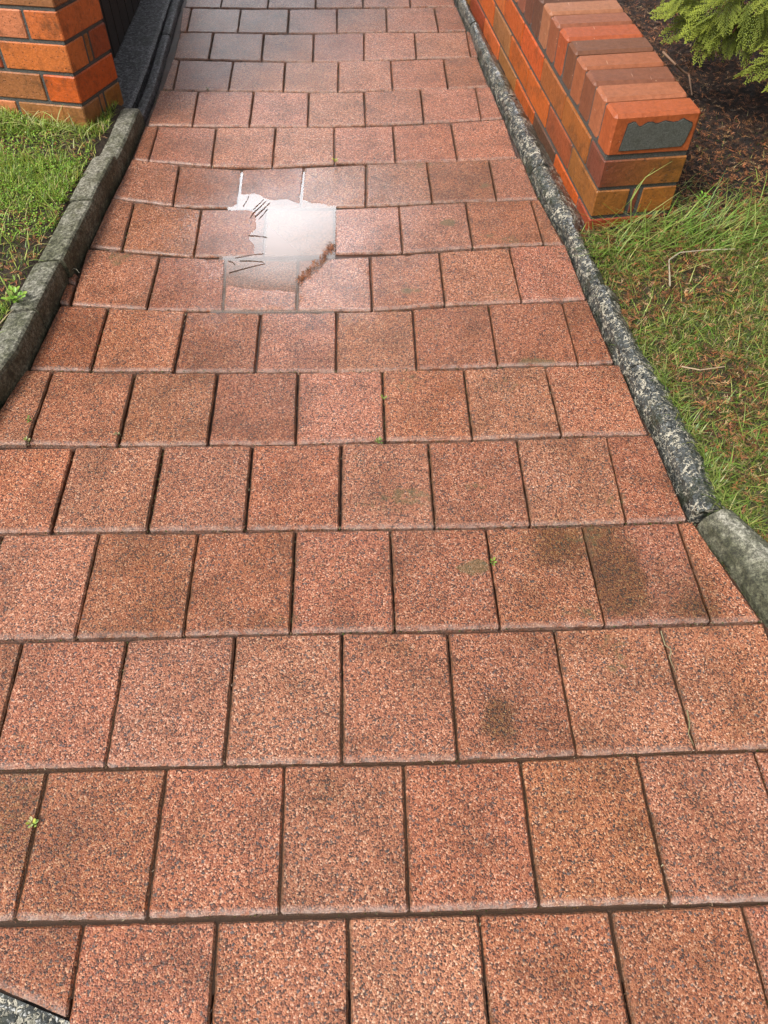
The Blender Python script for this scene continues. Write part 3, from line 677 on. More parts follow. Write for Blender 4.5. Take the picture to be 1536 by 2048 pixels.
c3 = [RED, ORA, (.15, .055, .035), ORA, TAN, ORB, RED, OCH, ORA, RED, OCH, ORA, BRN, ORA]
c4 = [(.20, .055, .022), BRN, RED, OCH, ORA, RED, BRN, ORA, OCH, ORA, BRN, ORA]
for ci, cols in enumerate((c1, c2, c3, c4)):
    z1 = -.010 - ci * .086; z0 = z1 - .076
    if ci % 2 == 0:    # stretcher on the end face, its header on the side
        cA = jc(cols[0]); cB = jc(OCH if ci == 0 else cols[0]); cl = np.array([cA if v < 12 else cB for v in range(24)])
        cl = np.array([cB if (v // 6) % 2 else cA for v in range(24)])*1.0; brick(body, FR, 0, .11, 0, .23, z0, z1, cl, jit=.0005); x = .12
    else:
        brick(body, FR, 0, .23, 0, .096, z0, z1, jc(cols[0])); 
        brick(body, FR, 0.001, .23, .134, .23, z0, z1, jc(OCH if ci == 1 else TAN)); brick(body, FR, .002, .11, .106, .124, z0, z1, jc(BRN))
        x = .24
    i = 1
    while x < L:
        brick(body, FR, x, x + .23, random.uniform(-.001, .001), .096, z0, z1, jc(cols[i % len(cols)])); brick(body, FR, x, x + .23, .134, .23, z0, z1, jc(random.choice(pal)))
        x += .24; i += 1
child(body, 'brickwork', BRICK)
mo = MB(); solid(mo, FR, .004, L, .004, .226, -.40, .012); child(mo, 'mortar', MORTAR)
cp = MB(); cc = [(.43, .105, .030), (.40, .135, .060), (.23, .082, .040), (.37, .120, .052), (.19, .075, .038), (.44, .095, .028), (.31, .105, .048), (.42, .17, .085), (.15, .062, .04), (.17, .068, .042), (.30, .10, .06), (.5, .17, .08), (.2, .08, .06), (.45, .16, .07), (.5, .2, .1)]
for k in range(int(L / .086)):
    c = cc[k] if k < len(cc) else random.choice(cc)
    brick(cp, FR, k * .086, k * .086 + .0755, random.uniform(-.0015, .0015), .23 + random.uniform(-.0015, .0015), 0, .110 + random.uniform(-.001, .001), jc(c, .04), bev=.0075, jit=.0012)
child(cp, 'coping', COPE)
m2 = MB(); solid(m2, FR, .005, L, .006, .224,   .012, .0985); child(m2, 'coping_mortar', MORTAR)
# ragged cement patch on the end brick
pv = []; nn = 26
for i in range(nn + 1):
    y = .040 + .170 * i / nn; pv.append((y, .086 + (fbm(i * .37, 1, 1, 5) - .5) * .014 + .004 * math.sin(i * .9)))
low = [(.213, .074), (.206, .03), (.200, .020), (.05, .017), (.033, .018), (.036, .05)]
poly = pv + low
V = [WO + WA * (-.0028) + WB * y + WU * z for y, z in poly] + [WO + WA * .002 + WB * y + WU * z for y, z in poly]
n_ = len(poly); F = [tuple(range(n_))[::-1]] + [(i, (i + 1) % n_, n_ + (i + 1) % n_, n_ + i) for i in range(n_)]
pm = MB(); pm.add(V, F)
cen_ = np.mean(poly, 0); poly2 = [(c_[0] * 1.0 + (c_[0] - cen_[0]) * .022 + random.uniform(-.0006, .0006), c_[1] + np.sign(c_[1] - cen_[1]) * .0018) for c_ in poly]
V2 = [WO + WA * (-.0012) + WB * y + WU * z for y, z in poly2] + [WO + WA * .002 + WB * y + WU * z for y, z in poly2]
pm.add(V2, F, (.2, .2, .2)); child(pm, 'cement_patch', PATCH)
# ---- brick pillar on the left
PO = np.array([-.861, 2.521, .113]); PA = np.array([.293, .952, -.086]); PA /= np.linalg.norm(PA); PL = -np.array([.956, -.290, .048]); PL -= PL.dot(PA) * PA; PL /= np.linalg.norm(PL)
PU = np.cross(PL, PA); PU = PU if PU[2] > 0 else -PU
FP = (PO, PA, PL, PU)
root = empty('brick_pillar', PO * np.array([1, 1, 0]), 'orange brick gate pillar standing in the grass at top left', 'pillar')
body = MB()
rowsP = {-2: 0, -1: 1, 0: 0, 1: 1, 2: 0, 3: 1, 4: 0, 5: 1, 6: 0, 7: 1, 8: 0}
frontc = {-1: [TAN, SAL], 0: [ORA, TAN], 1: [ORB, RED], 2: [ORB, SAL], 3: [TAN, ORB], 4: [ORA, OCH]}
sidec = {-1: [RED, TAN, OCH], 0: [(.45, .11, .03)], 1: [(.42, .13, .04), OCH, RED], 2: [(.34, .13, .045)], 3: [RED, OCH, OCH], 4: [ORA]}
for ci in range(-2, 9):
    z0 = ci * .086 + .005; z1 = z0 + .076; f = frontc.get(ci, [ORA, TAN]); s = sidec.get(ci, [ORA, OCH, RED])
    if ci % 2 == 0:     # side face: one stretcher; front: header then stretcher
        brick(body, FP, 0, .23, 0, .11, z0, z1, jc(f[0])); brick(body, FP, 0, .11, .12, .35, z0, z1, jc(f[1])); brick(body, FP, .12, .23, .12, .35, z0, z1, jc(TAN))
    else:               # front: stretcher; side: header, sliver, header
        brick(body, FP, 0, .096, 0, .23, z0, z1, jc(f[0])); brick(body, FP, .106, .126, .001, .23, z0, z1, jc(s[1])); brick(body, FP, .136, .23, 0, .23, z0, z1, jc(s[2] if len(s) > 2 else OCH))
        brick(body, FP, 0, .23, .24, .35, z0, z1, jc(f[1]))
child(body, 'brickwork', BRICK)
mo = MB(); solid(mo, FP, .004, .226, .004, .346, -.18, 8 * .086 + .083); child(mo, 'mortar', MORTAR)
# ---- dark fence behind the pillar
root = empty('timber_fence', (-.88, 3.0, 0), 'black vertical board fence behind the brick pillar', 'fence')
fb = MB(); FF = (np.array([-.885, 2.78, .028]), np.array([.020, .9998, 0]), np.array([-.9998, .020, 0]), np.array([0, 0, 1.0]))
x = 0
while x < 1.7:
    brick(fb, FF, x, x + .088, random.uniform(0, .002), .02, 0, 1.5, (1, 1, 1), bev=.003); x += .094
child(fb, 'boards', BOARD)
rl = MB()
for z in (.25,): brick(rl, FF, 0, 1.7, .022, .06, z, z + .07, (1, 1, 1))
child(rl, 'rail', BOARD); rl = MB()
brick(rl, FF, 0, 1.7, .022, .06, 1.2, 1.27, (1, 1, 1)); child(rl, 'rail', BOARD)
# ---------------------------------------------------------------- soil mounds
def lz(x, y):   # left lawn height
    return .046 + (fbm(x, y, 9, 1) - .5) * .022 + np.clip(-.88 - x, 0, 1) * .03
def rz(x, y):
    w = np.clip((x - .70) / .16, 0, 1); return .004 + .022 * w + (fbm(x, y, 8, 11) - .5) * .024 + np.clip((y - 2.0) / 2, 0, 1) * .01
def terrain(name, x0, x1, y0, y1, edge, side, fz, mat, nx=70, ny=110):
    V = []; F = []
    for i in range(ny + 1):
        y = y0 + (y1 - y0) * i / ny; e = edge(y)
        for j in range(nx + 1):
            t = j / nx; x = e + (x1 - e) * t if side > 0 else e + (x0 - e) * t
            z = float(fz(x, y)) - (.02 if j == 0 else 0); V.append((x, y, z))
    for i in range(ny):
        for j in range(nx):
            a = i * (nx + 1) + j; f = (a, a + 1, a + nx + 2, a + nx + 1); F.append(f if side > 0 else f[::-1])
    return tag(mesh(name, V, F, mat, smooth=True), kind='structure')
terrain('lawn_soil', -3.2, 0, -.2, 4.6, lambda y: kerbL_x(y) - (.060 if y < 2.33 else .054 if y < 2.72 else .25), -1, lz, SOIL)
terrain('garden_soil', 0, 3.4, .3, 5.2, lambda y: (rout(y) + .005) if y > .97 else float(np.interp(y, [.3, .5, .7, .88, .97], [1.05, .955, .83, .765, .715])), 1, rz, MOSSOIL)
# ---------------------------------------------------------------- vegetation generators
def blades(P, Hh, W, heading, lean, curl, colr, seg=3):
    """P (n,3) roots; returns arrays for strip blades ending in a point"""
    n = len(P); k = seg * 2 + 1
    V = np.zeros((n, k, 3)); C = np.zeros((n, k, 3))
    dx, dy = np.cos(heading), np.sin(heading)
    pos = P.copy(); ang = lean.copy()
    side = np.stack([-dy, dx, np.zeros(n)], 1)
    for s in range(seg + 1):
        t = s / seg; w = W * (1 - t ** 1.6) * .5
        shade = .62 + .38 * min(1, t * 1.6)
        if s < seg:
            V[:, 2 * s] = pos - side * w[:, None]; V[:, 2 * s + 1] = pos + side * w[:, None]
            C[:, 2 * s] = colr; C[:, 2 * s + 1] = colr
            st = Hh / seg
            pos = pos + np.stack([dx * np.sin(ang) * st, dy * np.sin(ang) * st, np.cos(ang) * st], 1); ang = np.minimum(ang + curl / seg, 2.2)
        else: V[:, -1] = pos; C[:, -1] = colr
    base = (np.arange(n) * k)[:, None]
    tris = []
    for s in range(seg - 1):
        a = 2 * s; tris += [[a, a + 1, a + 3], [a, a + 3, a + 2]]
    a = 2 * (seg - 1); tris.append([a, a + 1, a + 2])
    F = (base[:, :, None] + np.array(tris)[None]).reshape(-1, 3)
    return V.reshape(-1, 3), F, C.reshape(-1, 3)
def join(parts):
    V = []; F = []; C = []; n = 0
    for v, f, c in parts: V.append(v); F.append(f + n); C.append(c); n += len(v)
    return np.concatenate(V), np.concatenate(F), np.concatenate(C)
def pick(n, cols, p):
    cols = np.array(cols); i = rng.choice(len(cols), n, p=np.array(p) / sum(p)); c = cols[i] * (1 + rng.normal(0, .18, (n, 1))) * (1 + rng.normal(0, .06, (n, 3))); return np.clip(c, .004, .9)
def scatter(n, x0, x1, y0, y1, ok, fz):
    x = rng.uniform(x0, x1, n); y = rng.uniform(y0, y1, n); m = ok(x, y); x, y = x[m], y[m]
    return np.stack([x, y, fz(x, y)], 1)
kl = np.vectorize(kerbL_x); ro = np.vectorize(lambda y: rout(y) if y > .97 else float(np.interp(y, [.3, .5, .7, .88, .97], [1.05, .955, .84, .77, .715])))
GREEN = [(.15, .26, .032), (.26, .37, .045), (.38, .44, .08), (.50, .48, .18), (.07, .13, .025), (.54, .43, .22)]
def in_pillar(x, y):
    d = np.stack([x - PO[0], y - PO[1]], -1); a = d @ PA[:2]; b = d @ PL[:2]; return (a > -.005) & (a < .24) & (b > -.005) & (b < .36)
def in_wall(x, y, mg=.01):
    d = np.stack([x - WO[0], y - WO[1]], -1); a = d @ WA[:2]; b = d @ WB[:2]; return (a > -mg) & (b > -.1) & (b < .23 + mg)
# left lawn
def lok(x, y): return (x < kl(y) - .070 - .03 * fbm(x, y, 20, 2) + np.where(y > 2.3, .02, 0)) & ~in_pillar(x, y) & ((y < 2.72) | (x < -1.2))
P = scatter(56000, -1.5, -.80, 1.2, 2.85, lok, lz); f = fbm(P[:, 0], P[:, 1], 7, 21)
bare = fbm(P[:, 0], P[:, 1], 5, 33); bare = bare + .22 * np.exp(-((P[:, 0] + .88) / .06) ** 2 - ((P[:, 1] - 1.80) / .22) ** 2) + .16 * np.exp(-((P[:, 0] + .93) / .07) ** 2 - ((P[:, 1] - 2.24) / .09) ** 2)
bare = bare + .2 * np.exp(-((P[:, 0] + .95) / .07) ** 2 - ((P[:, 1] - 1.70) / .16) ** 2); P = P[(bare < .60) | (rng.random(len(P)) < .12)]; n = len(P); f = fbm(P[:, 0], P[:, 1], 7, 21)
A1 = blades(P, rng.uniform(.010, .032, n) * (1 + .6 * (f < .45)), rng.uniform(.0012, .0028, n), rng.uniform(0, 6.28, n), rng.uniform(.2, 1.15, n), rng.uniform(.2, 1.2, n), pick(n, GREEN, [4, 5, 3, 1.2, 2, .7]))
P2 = scatter(1500, -1.75, -.82, 1.0, 2.9, lok, lz); n = len(P2)
A2 = blades(P2, rng.uniform(.03, .075, n), rng.uniform(.0022, .004, n), rng.uniform(0, 6.28, n), rng.uniform(.7, 1.3, n), rng.uniform(.3, 1.1, n), pick(n, [(.44, .48, .16), (.34, .42, .09), (.24, .34, .06), (.55, .47, .25)], [3, 3, 2, 1.5]), 5)
# long strands leaning on the pillar foot
P3 = np.stack([rng.uniform(-1.25, -.84, 90), np.zeros(90), np.zeros(90)], 1); P3[:, 1] = 2.50 - (P3[:, 0] + .861) * .30 - rng.uniform(.01, .07, 90); P3[:, 2] = lz(P3[:, 0], P3[:, 1]); n = 90
A3 = blades(P3, rng.uniform(.05, .12, n), rng.uniform(.003, .0055, n), rng.uniform(0, 6.28, n), rng.uniform(.3, 1.0, n), rng.uniform(.8, 1.9, n), pick(n, [(.40, .45, .15), (.28, .38, .08), (.5, .5, .24)], [3, 3, 2]), 7)
V, F, C = join([A1, A2, A3]); tag(mesh('lawn_grass', V, F, GRASS, None, C), kind='stuff')
# clover and moss leaflets filling the greenest patches
def leaflets(P, size, cols, name, mat, tilt=.7):
    n = len(P); th = rng.uniform(0, 6.28, n); ti = rng.uniform(0, tilt, n); ax = rng.uniform(0, 6.28, n)
    k = 6; V = np.zeros((n, k, 3))
    u = np.stack([np.cos(th) * np.cos(ti), np.sin(th) * np.cos(ti), np.sin(ti)], 1); v = np.stack([-np.sin(th), np.cos(th), rng.uniform(-.4, .4, n)], 1)
    for i, (a, b) in enumerate(((0, 0), (.35, .32), (.8, .36), (1.0, 0), (.8, -.36), (.35, -.32))):
        V[:, i] = P + u * (a * size)[:, None] + v * (b * size)[:, None]
    F = ((np.arange(n) * k)[:, None, None] + np.array([[0, 1, 2], [0, 2, 3], [0, 3, 4], [0, 4, 5]])[None]).reshape(-1, 3)
    C = np.repeat(cols, k, 0)
    return V.reshape(-1, 3), F, C
P = scatter(42000, -1.7, -.82, 1.2, 2.7, lok, lz); f = fbm(P[:, 0], P[:, 1], 4.5, 55) - .3 * np.exp(-((P[:, 0] + .95) / .08) ** 2 - ((P[:, 1] - 1.70) / .18) ** 2); P = P[(f > .44)]; n = len(P); P[:, 2] += rng.uniform(.002, .018, n)
V, F, C = leaflets(P, rng.uniform(.003, .0065, n), pick(n, [(.14, .30, .03), (.24, .44, .05), (.36, .52, .08)], [2, 4, 2]), 'x', GRASS)
tag(mesh('clover', V, F, GRASS, None, C), kind='stuff')
# dry litter: curved fragments with side leaflets
def litter(P, ln, cols, w=.0016, lat=5):
    n = len(P); hd = rng.uniform(0, 6.28, n); parts = []
    lean = rng.uniform(1.1, 1.75, n); parts.append(blades(P, ln, np.full(n, w), hd, lean, rng.uniform(-.5, .6, n), cols))
    for k in range(lat):
        t = (k + 1) / (lat + 1); s = 1 if k % 2 else -1
        Q = P + np.stack([np.cos(hd) * ln * t, np.sin(hd) * ln * t, rng.uniform(0, .002, n)], 1)
        parts.append(blades(Q, ln * rng.uniform(.22, .42, n), np.full(n, w * 1.1), hd + s * rng.uniform(.6, 1.1, n), rng.uniform(1.0, 1.6, n), rng.uniform(-.4, .6, n), cols, 2))
    return join(parts)
LC = [(.34, .13, .05), (.22, .085, .035), (.48, .22, .09), (.09, .04, .02), (.5, .33, .18), (.05, .025, .015)]
P = scatter(6500, -1.7, -.80, 1.1, 2.75, lambda x, y: (x < kl(y) - .085) & ~in_pillar(x, y), lz); b = fbm(P[:, 0], P[:, 1], 5, 33) + .2 * np.exp(-((P[:, 0] + .95) / .07) ** 2 - ((P[:, 1] - 1.70) / .16) ** 2); P = P[(b > .5) | (rng.random(len(P)) < .35)]; P[:, 2] += .004
V, F, C = litter(P, rng.uniform(.008, .022, len(P)), pick(len(P), LC, [3, 3, 2.5, 2, 2, 1]))
tag(mesh('dry_litter', V, F, LITTER, None, C), kind='stuff')
# right side
def rok(x, y): return (x > ro(y) + .008 - .02 * fbm(x, y, 25, 8)) & ~in_wall(x, y)
def shade(x, y): return y - 2.12 + .10 * (x - .9) + (fbm(x, y, 6, 71) - .5) * .25
P = scatter(150000, .58, 1.6, .32, 2.6, rok, rz); s = shade(P[:, 0], P[:, 1]); bare = fbm(P[:, 0], P[:, 1], 6, 44)
keep = ((s < -.05) & ((bare < .56) | (rng.random(len(P)) < .3))) | ((s >= -.05) & (rng.random(len(P)) < .035 * np.exp(-np.clip(s, 0, 9) * 2.5)))
P = P[keep]; n = len(P)
B1 = blades(P, rng.uniform(.010, .032, n), rng.uniform(.0012, .0024, n), rng.uniform(0, 6.28, n), rng.uniform(.5, 1.45, n), rng.uniform(.2, 1.2, n), pick(n, [(.09, .15, .022), (.17, .23, .035), (.27, .31, .06), (.42, .36, .14), (.055, .08, .018), (.42, .27, .13)], [4, 4, 2.6, 2, 3, 2.2]))
P = scatter(5800, .58, 2.0, .35, 2.3, rok, rz); P = P[(shade(P[:, 0], P[:, 1]) < .05)]; n = len(P)
B2 = blades(P, rng.uniform(.035, .08, n), rng.uniform(.0016, .003, n), rng.uniform(0, 6.28, n), rng.uniform(.7, 1.35, n), rng.uniform(.2, .9, n), pick(n, [(.16, .27, .04), (.25, .35, .07), (.36, .40, .12)], [3, 3, 2]), 5)
# long strands swept left to right in front of the wall end
n = 900; t = rng.random(n); P = np.stack([rng.uniform(.66, 1.35, n), 1.93 + rng.normal(0, .06, n), np.zeros(n)], 1); P = P[rok(P[:, 0], P[:, 1])]; n = len(P); P[:, 2] = rz(P[:, 0], P[:, 1])
hd = np.where(rng.random(n) < .6, rng.normal(-2.6, .5, n), rng.normal(.5, .5, n))
B3 = blades(P, rng.uniform(.06, .17, n), rng.uniform(.0018, .0034, n), hd, rng.uniform(.7, 1.25, n), rng.uniform(.2, .8, n), pick(n, [(.17, .30, .045), (.27, .38, .08), (.40, .44, .15), (.10, .18, .03)], [3, 3, 1.5, 1]), 7)
# fringe falling over the edging
yy = rng.uniform(.75, 1.92, 1500); P = np.stack([ro(yy) + rng.uniform(-.012, .02, 1500), yy, np.zeros(1500)], 1); P[:, 2] = .024; P = P[fbm(P[:, 0], P[:, 1], 9, 91) > .5]; n = len(P)
B4 = blades(P, rng.uniform(.02, .055, n), rng.uniform(.0016, .003, n), rng.uniform(0, 6.28, n), rng.uniform(.5, 1.4, n), rng.uniform(.3, 1.3, n), pick(n, [(.14, .22, .035), (.20, .27, .05), (.34, .33, .11), (.09, .13, .025)], [3, 3, 2, 2]), 4)
V, F, C = join([B1, B2, B3, B4]); tag(mesh('garden_grass', V, F, GRASS, None, C), kind='stuff')
P = scatter(48000, .60, 1.9, .35, 4.0, lambda x, y: (x > ro(y) + .01) & ~in_wall(x, y, .0), rz); s = shade(P[:, 0], P[:, 1]); bare = fbm(P[:, 0], P[:, 1], 6, 44)
P = P[(s > -.12) | (bare > .48) | (rng.random(len(P)) < .22)]; P[:, 2] += rng.uniform(.001, .016, len(P))
V, F, C = litter(P, rng.uniform(.010, .030, len(P)), np.where(((shade(P[:, 0], P[:, 1]) > .12) & (rng.random(len(P)) < .5))[:, None], pick(len(P), [(.05, .022, .010), (.025, .011, .007), (.10, .042, .018)], [3, 3, 2]), pick(len(P), LC, [3, 4, 1.6, 3, 1.0, 3])))  # darker litter palette under the cypress paints in its shade
tag(mesh('fallen_conifer_litter', V, F, LITTER, None, C), kind='stuff')
# ---------------------------------------------------------------- tall single blades over the wall end
def strand(name, pts, w, col, label, cat, group=None, mat=GRASS):
    pts = resample(np.asarray(pts, float), .01); n = len(pts); V = []; F = []; ctr = pts[0].copy()
    for i, p in enumerate(pts):
        d = pts[min(i + 1, n - 1)] - pts[max(i - 1, 0)]; s = np.cross(d, [0, 0, 1.0]); s = s / (np.linalg.norm(s) + 1e-9); ww = w * (1 - (i / (n - 1)) ** 2) * .5 + .0003
        up = np.cross(s, d); up /= np.linalg.norm(up) + 1e-9
        V += [p - s * ww, p - up * ww * .3, p + s * ww, p + up * ww * .35]
    for i in range(n - 1):
        for j in range(4): a = 4 * i + j; b = 4 * i + (j + 1) % 4; F.append((a, b, b + 4, a + 4))
    F.append((3, 2, 1, 0)); F.append(tuple(range(4 * n - 4, 4 * n)))
    V = np.array(V) - ctr; o = mesh(name, V, F, mat, None, np.tile(col, (len(V), 1))); o.location = ctr; return tag(o, label, cat, group)
def at(u, v, y):      # point on the ray through a pixel at a given distance along the path
    d = ray(u, v); return CC + d * (y / d[1])
strand('grass_blade', [G(1262, 460, .04), at(1262, 400, 1.95), at(1290, 355, 1.96), at(1345, 322, 1.965)], .0042, (.30, .36, .10), 'tall curved grass blade arching up before the wall end', 'grass blade')
strand('grass_blade', [G(1210, 450, .04), at(1262, 400, 1.92), at(1275, 372, 1.93), at(1310, 336, 1.94)], .003, (.26, .36, .08), 'thinner grass blade leaning right under the tall arching blade', 'grass blade')
strand('grass_blade', [G(1260, 450, .04), at(1300, 425, 1.95), at(1360, 384, 1.96)], .003, (.34, .38, .12), 'straight pale grass blade crossing the lower right of the wall end', 'grass blade')
# ---------------------------------------------------------------- twigs
def twig(pts, r, col, label, name='twig', group=None):
    pts = resample(np.asarray(pts, float), .008); n = len(pts); V = []; F = []; ctr = pts[0].copy()
    for i, p in enumerate(pts):
        d = pts[min(i + 1, n - 1)] - pts[max(i - 1, 0)]; d /= np.linalg.norm(d) + 1e-9; s = np.cross(d, [0.1, 0, 1.0]); s /= np.linalg.norm(s); u = np.cross(s, d); rr = r * (1 - .5 * i / n) * random.uniform(.85, 1.2)
        for k in range(5): a = k * 1.2566; V.append(p + (s * math.cos(a) + u * math.sin(a)) * rr)
    for i in range(n - 1):
        for j in range(5): a = 5 * i + j; b = 5 * i + (j + 1) % 5; F.append((a, b, b + 5, a + 5))
    F.append((4, 3, 2, 1, 0)); F.append(tuple(range(5 * n - 5, 5 * n)))
    o = mesh(name, np.array(V) - ctr, F, BARK, None, np.tile(col, (len(V), 1))); o.location = ctr; return tag(o, label, name, group)
twig([G(1326, 104, .10), G(1350, 128, .10), G(1362, 140, .07), G(1378, 150, .05), G(1384, 190, .04)], .0045, (.28, .17, .11), 'forked pale brown stick hugging the far side of the low wall')
twig([G(1340, 572, .05), G(1338, 520, .055), G(1360, 505, .055), G(1410, 500, .05), G(1470, 498, .05)], .0022, (.38, .33, .24), 'crooked pale twig lying in the grass in front of the wall')
twig([G(1363, 733, .045), G(1400, 740, .05), G(1450, 733, .045)], .0018, (.42, .30, .20), 'thin straw twig lying on the grass at the right edge')
# pine needles and scraps in the puddle
zW = ZW + .0008
NC = (.07, .035, .025)
ND = [((505,428),(532,402),.0013,'left one of two long dark needles near the far shore of the puddle'), ((510,434),(540,405),.0015,'right and thickest of the long dark needles near the far shore'),
 ((518,438),(535,418),.0011,'short thin needle right beside the two long dark ones'), ((500,436),(510,420),.001,'smallest needle left of the two long dark ones'), ((487,412),(498,390),.0009,'faint thin needle in the brightest far left part of the puddle'),
 ((507,418),(528,398),.0009,'faint thin needle pointing up from the long dark ones'), ((497,471),(534,475),.0014,'curved brown needle alone in mid puddle'), ((480,522),(526,524),.0014,'brown needle lying level along the near left water'),
 ((458,546),(530,527),.0015,'long slanting needle at the near left of the puddle'), ((470,516),(528,507),.001,'thin dark needle curving up along the paver joint'), ((458,522),(470,530),.0016,'stubby needle stuck at the left puddle corner')]
for a, b, r_, lb in ND:
    pa, pb = G(*a, zW), G(*b, zW); m = (pa + pb) / 2 + np.array([.002, .003, .0])
    twig([pa, m, pb], r_, NC, lb, 'conifer_needle')
# drift of scales along the near right shore
cen = [(660, 500), (650, 512), (640, 522), (630, 532), (620, 540), (612, 548), (605, 556), (600, 562), (663, 494)]
P = []
for u, v in cen:
    for _ in range(26 if v < 515 else 16):
        p = G(u + random.gauss(0, 3.5), v + random.gauss(0, 3.5), ZW + .0015); P.append(p + np.array([0, 0, random.uniform(0, .002)]))
P = np.array(P); V, F, C = litter(P, rng.uniform(.006, .014, len(P)), pick(len(P), [(.26, .085, .03), (.10, .04, .02), (.36, .13, .05)], [3, 2, 2]), .0018, 4)
tag(mesh('drifted_debris', V, F, LITTER, None, C), kind='stuff')
# ---------------------------------------------------------------- little weeds
def weed(u, v, z, nleaf, size, cols, label, name='weed', spread=1.0, h=.01):
    c = G(u, v, z); mb = MB()
    for i in range(nleaf):
        a = i * 2.399 + random.uniform(-.3, .3); ti = random.uniform(.15, .8); s = size * random.uniform(.6, 1.15)
        st = np.array([math.cos(a), math.sin(a), 0]) * size * .35 * random.uniform(.2, spread); st[2] = h * random.uniform(.3, 1)
        dr = np.array([math.cos(a) * math.cos(ti), math.sin(a) * math.cos(ti), math.sin(ti)]); sd_ = np.array([-math.sin(a), math.cos(a), 0])
        nr = np.cross(dr, sd_); col = jc(random.choice(cols), .15)
        Lp = [(0, 0, 0), (.3, .22, .02), (.65, .30, .05), (.9, .16, .02), (1, 0, -.03), (.9, -.16, .02), (.65, -.30, .05), (.3, -.22, .02), (.5, 0, -.03)]
        V = [st + dr * (x * s) + sd_ * (y * s) + nr * (q * s) for x, y, q in Lp]
        F = [(0, 1, 8), (1, 2, 8), (2, 3, 8), (3, 4, 8), (4, 5, 8), (5, 6, 8), (6, 7, 8), (7, 0, 8)]
        mb.add(V, F, col)
        sv = [np.zeros(3) + q for q in (np.array([.0006, 0, 0]), np.array([-.0003, .0005, 0]), np.array([-.0003, -.0005, 0]))]
        mb.add([*sv, *[q + st for q in sv]], [(0, 1, 4, 3), (1, 2, 5, 4), (2, 0, 3, 5)], np.array(col) * .8)
    V = np.concatenate(mb.V); o = mesh(name, V, mb.F, WEED, None, np.concatenate(mb.C)); o.location = c; return tag(o, label, 'weed')
YG = [(.50, .62, .03), (.36, .52, .03)]
weed(670, 325, .002, 6, .011, YG, 'bright yellow-green sprig in the joint just beyond the puddle')
weed(68, 1650, -.002, 9, .009, [(.45, .58, .12), (.55, .62, .25)], 'tiny pale green rosette in the joint at the lower left')
weed(757, 887, -.001, 9, .008, [(.13, .19, .04), (.2, .26, .06)], 'small mossy weed in a joint near the middle of the path')
weed(985, 1128, -.001, 6, .008, [(.24, .34, .06)], 'small green weed beside the green stained paver')
weed(56, 884, -.001, 7, .008, [(.2, .26, .06), (.3, .32, .1)], 'tiny weed at the left end of a joint by the kerb')
weed(60, 844, -.001, 7, .008, [(.18, .24, .06)], 'tiny weed halfway up the narrow left paver joint')
weed(236, 872, -.001, 5, .007, [(.3, .3, .14)], 'tiny dry weed at the foot of a joint left of middle')
weed(416, 183, .0, 6, .008, [(.08, .13, .03)], 'dark green moss tuft in the second row beyond the puddle')
weed(768, 800, -.001, 5, .008, [(.3, .36, .08)], 'thin weed upright in the centre joint above mid path')
weed(36, 606, .056, 26, .017, [(.22, .40, .05), (.32, .48, .08)], 'leafy bright green weed spilling onto the left kerb', spread=3.2, h=.03)
weed(1400, 500 - 90, .05, 16, .012, [(.2, .38, .05)], 'small leafy green weed in the strands in front of the wall', spread=3, h=.03)
# moss crumbs in the joints
P = []
for r, S in allrows.items():
    for t, a_, b_ in S:
        if rng.random() < .6:
            for _ in range(rng.integers(4, 30)):
                s_ = rng.random(); p = a_ * (1 - s_) + b_ * s_; P.append([p[0] + rng.normal(0, .0015), p[1], p[2] - .007])
    for _ in range(110):
        i = rng.integers(0, len(S) - 1); s_ = rng.random(); p = S[i][2] * (1 - s_) + S[i + 1][2] * s_; P.append([p[0], p[1] + rng.normal(0, .001), p[2] - .006])
P = np.array(P); n = len(P)
V, F, C = leaflets(P, rng.uniform(.002, .005, n), pick(n, [(.06, .075, .02), (.10, .12, .03), (.16, .10, .04)], [3, 1.5, 2]), 'x', GRASS)
tag(mesh('joint_moss', V, F, GRASS, None, C), kind='stuff')
# dry stems hooked in the nearest right hand joint
P = []
for r, S in allrows.items():
    for i in range(len(S) - 1):
        for _ in range(rng.integers(6, 26)):
            s_ = rng.beta(.6, .6); j_ = rng.random() < .5; a_, b_ = (S[i][1], S[i][2]) if j_ else (S[i][2], S[i + 1][2]); p = a_ * (1 - s_) + b_ * s_; P.append([p[0] + rng.normal(0, .0012), p[1] + rng.normal(0, .0008), p[2] - rng.uniform(.003, .009)])
P = np.array(P); V, F, C = litter(P, rng.uniform(.002, .006, len(P)), pick(len(P), [(.30, .22, .14), (.12, .06, .03), (.05, .03, .02), (.45, .36, .25)], [2, 3, 3, 1]), .0013, 1)
tag(mesh('joint_grit', V, F, LITTER, None, C), kind='stuff')
strand('dry_stem', [G(1322, 1262, .001), G(1330, 1290, .004), G(1345, 1300, .002), G(1338, 1315, .001), G(1352, 1345, .0)], .0016, (.40, .34, .20), 'crooked dry stem in the open joint at right, below the kerb', 'dry stem')
strand('dry_stem', [G(1374, 1420, .0), G(1380, 1450, .003), G(1376, 1465, .002), G(1388, 1492, .0)], .0016, (.34, .30, .16), 'lower dry stem in the same open joint, near its bottom end', 'dry stem')
strand('dry_stem', [G(142, 541, .01), G(150, 535, .02), G(158, 545, .012)], .0014, (.6, .55, .42), 'tiny pale hooked stem above the brick slivers', 'dry stem')
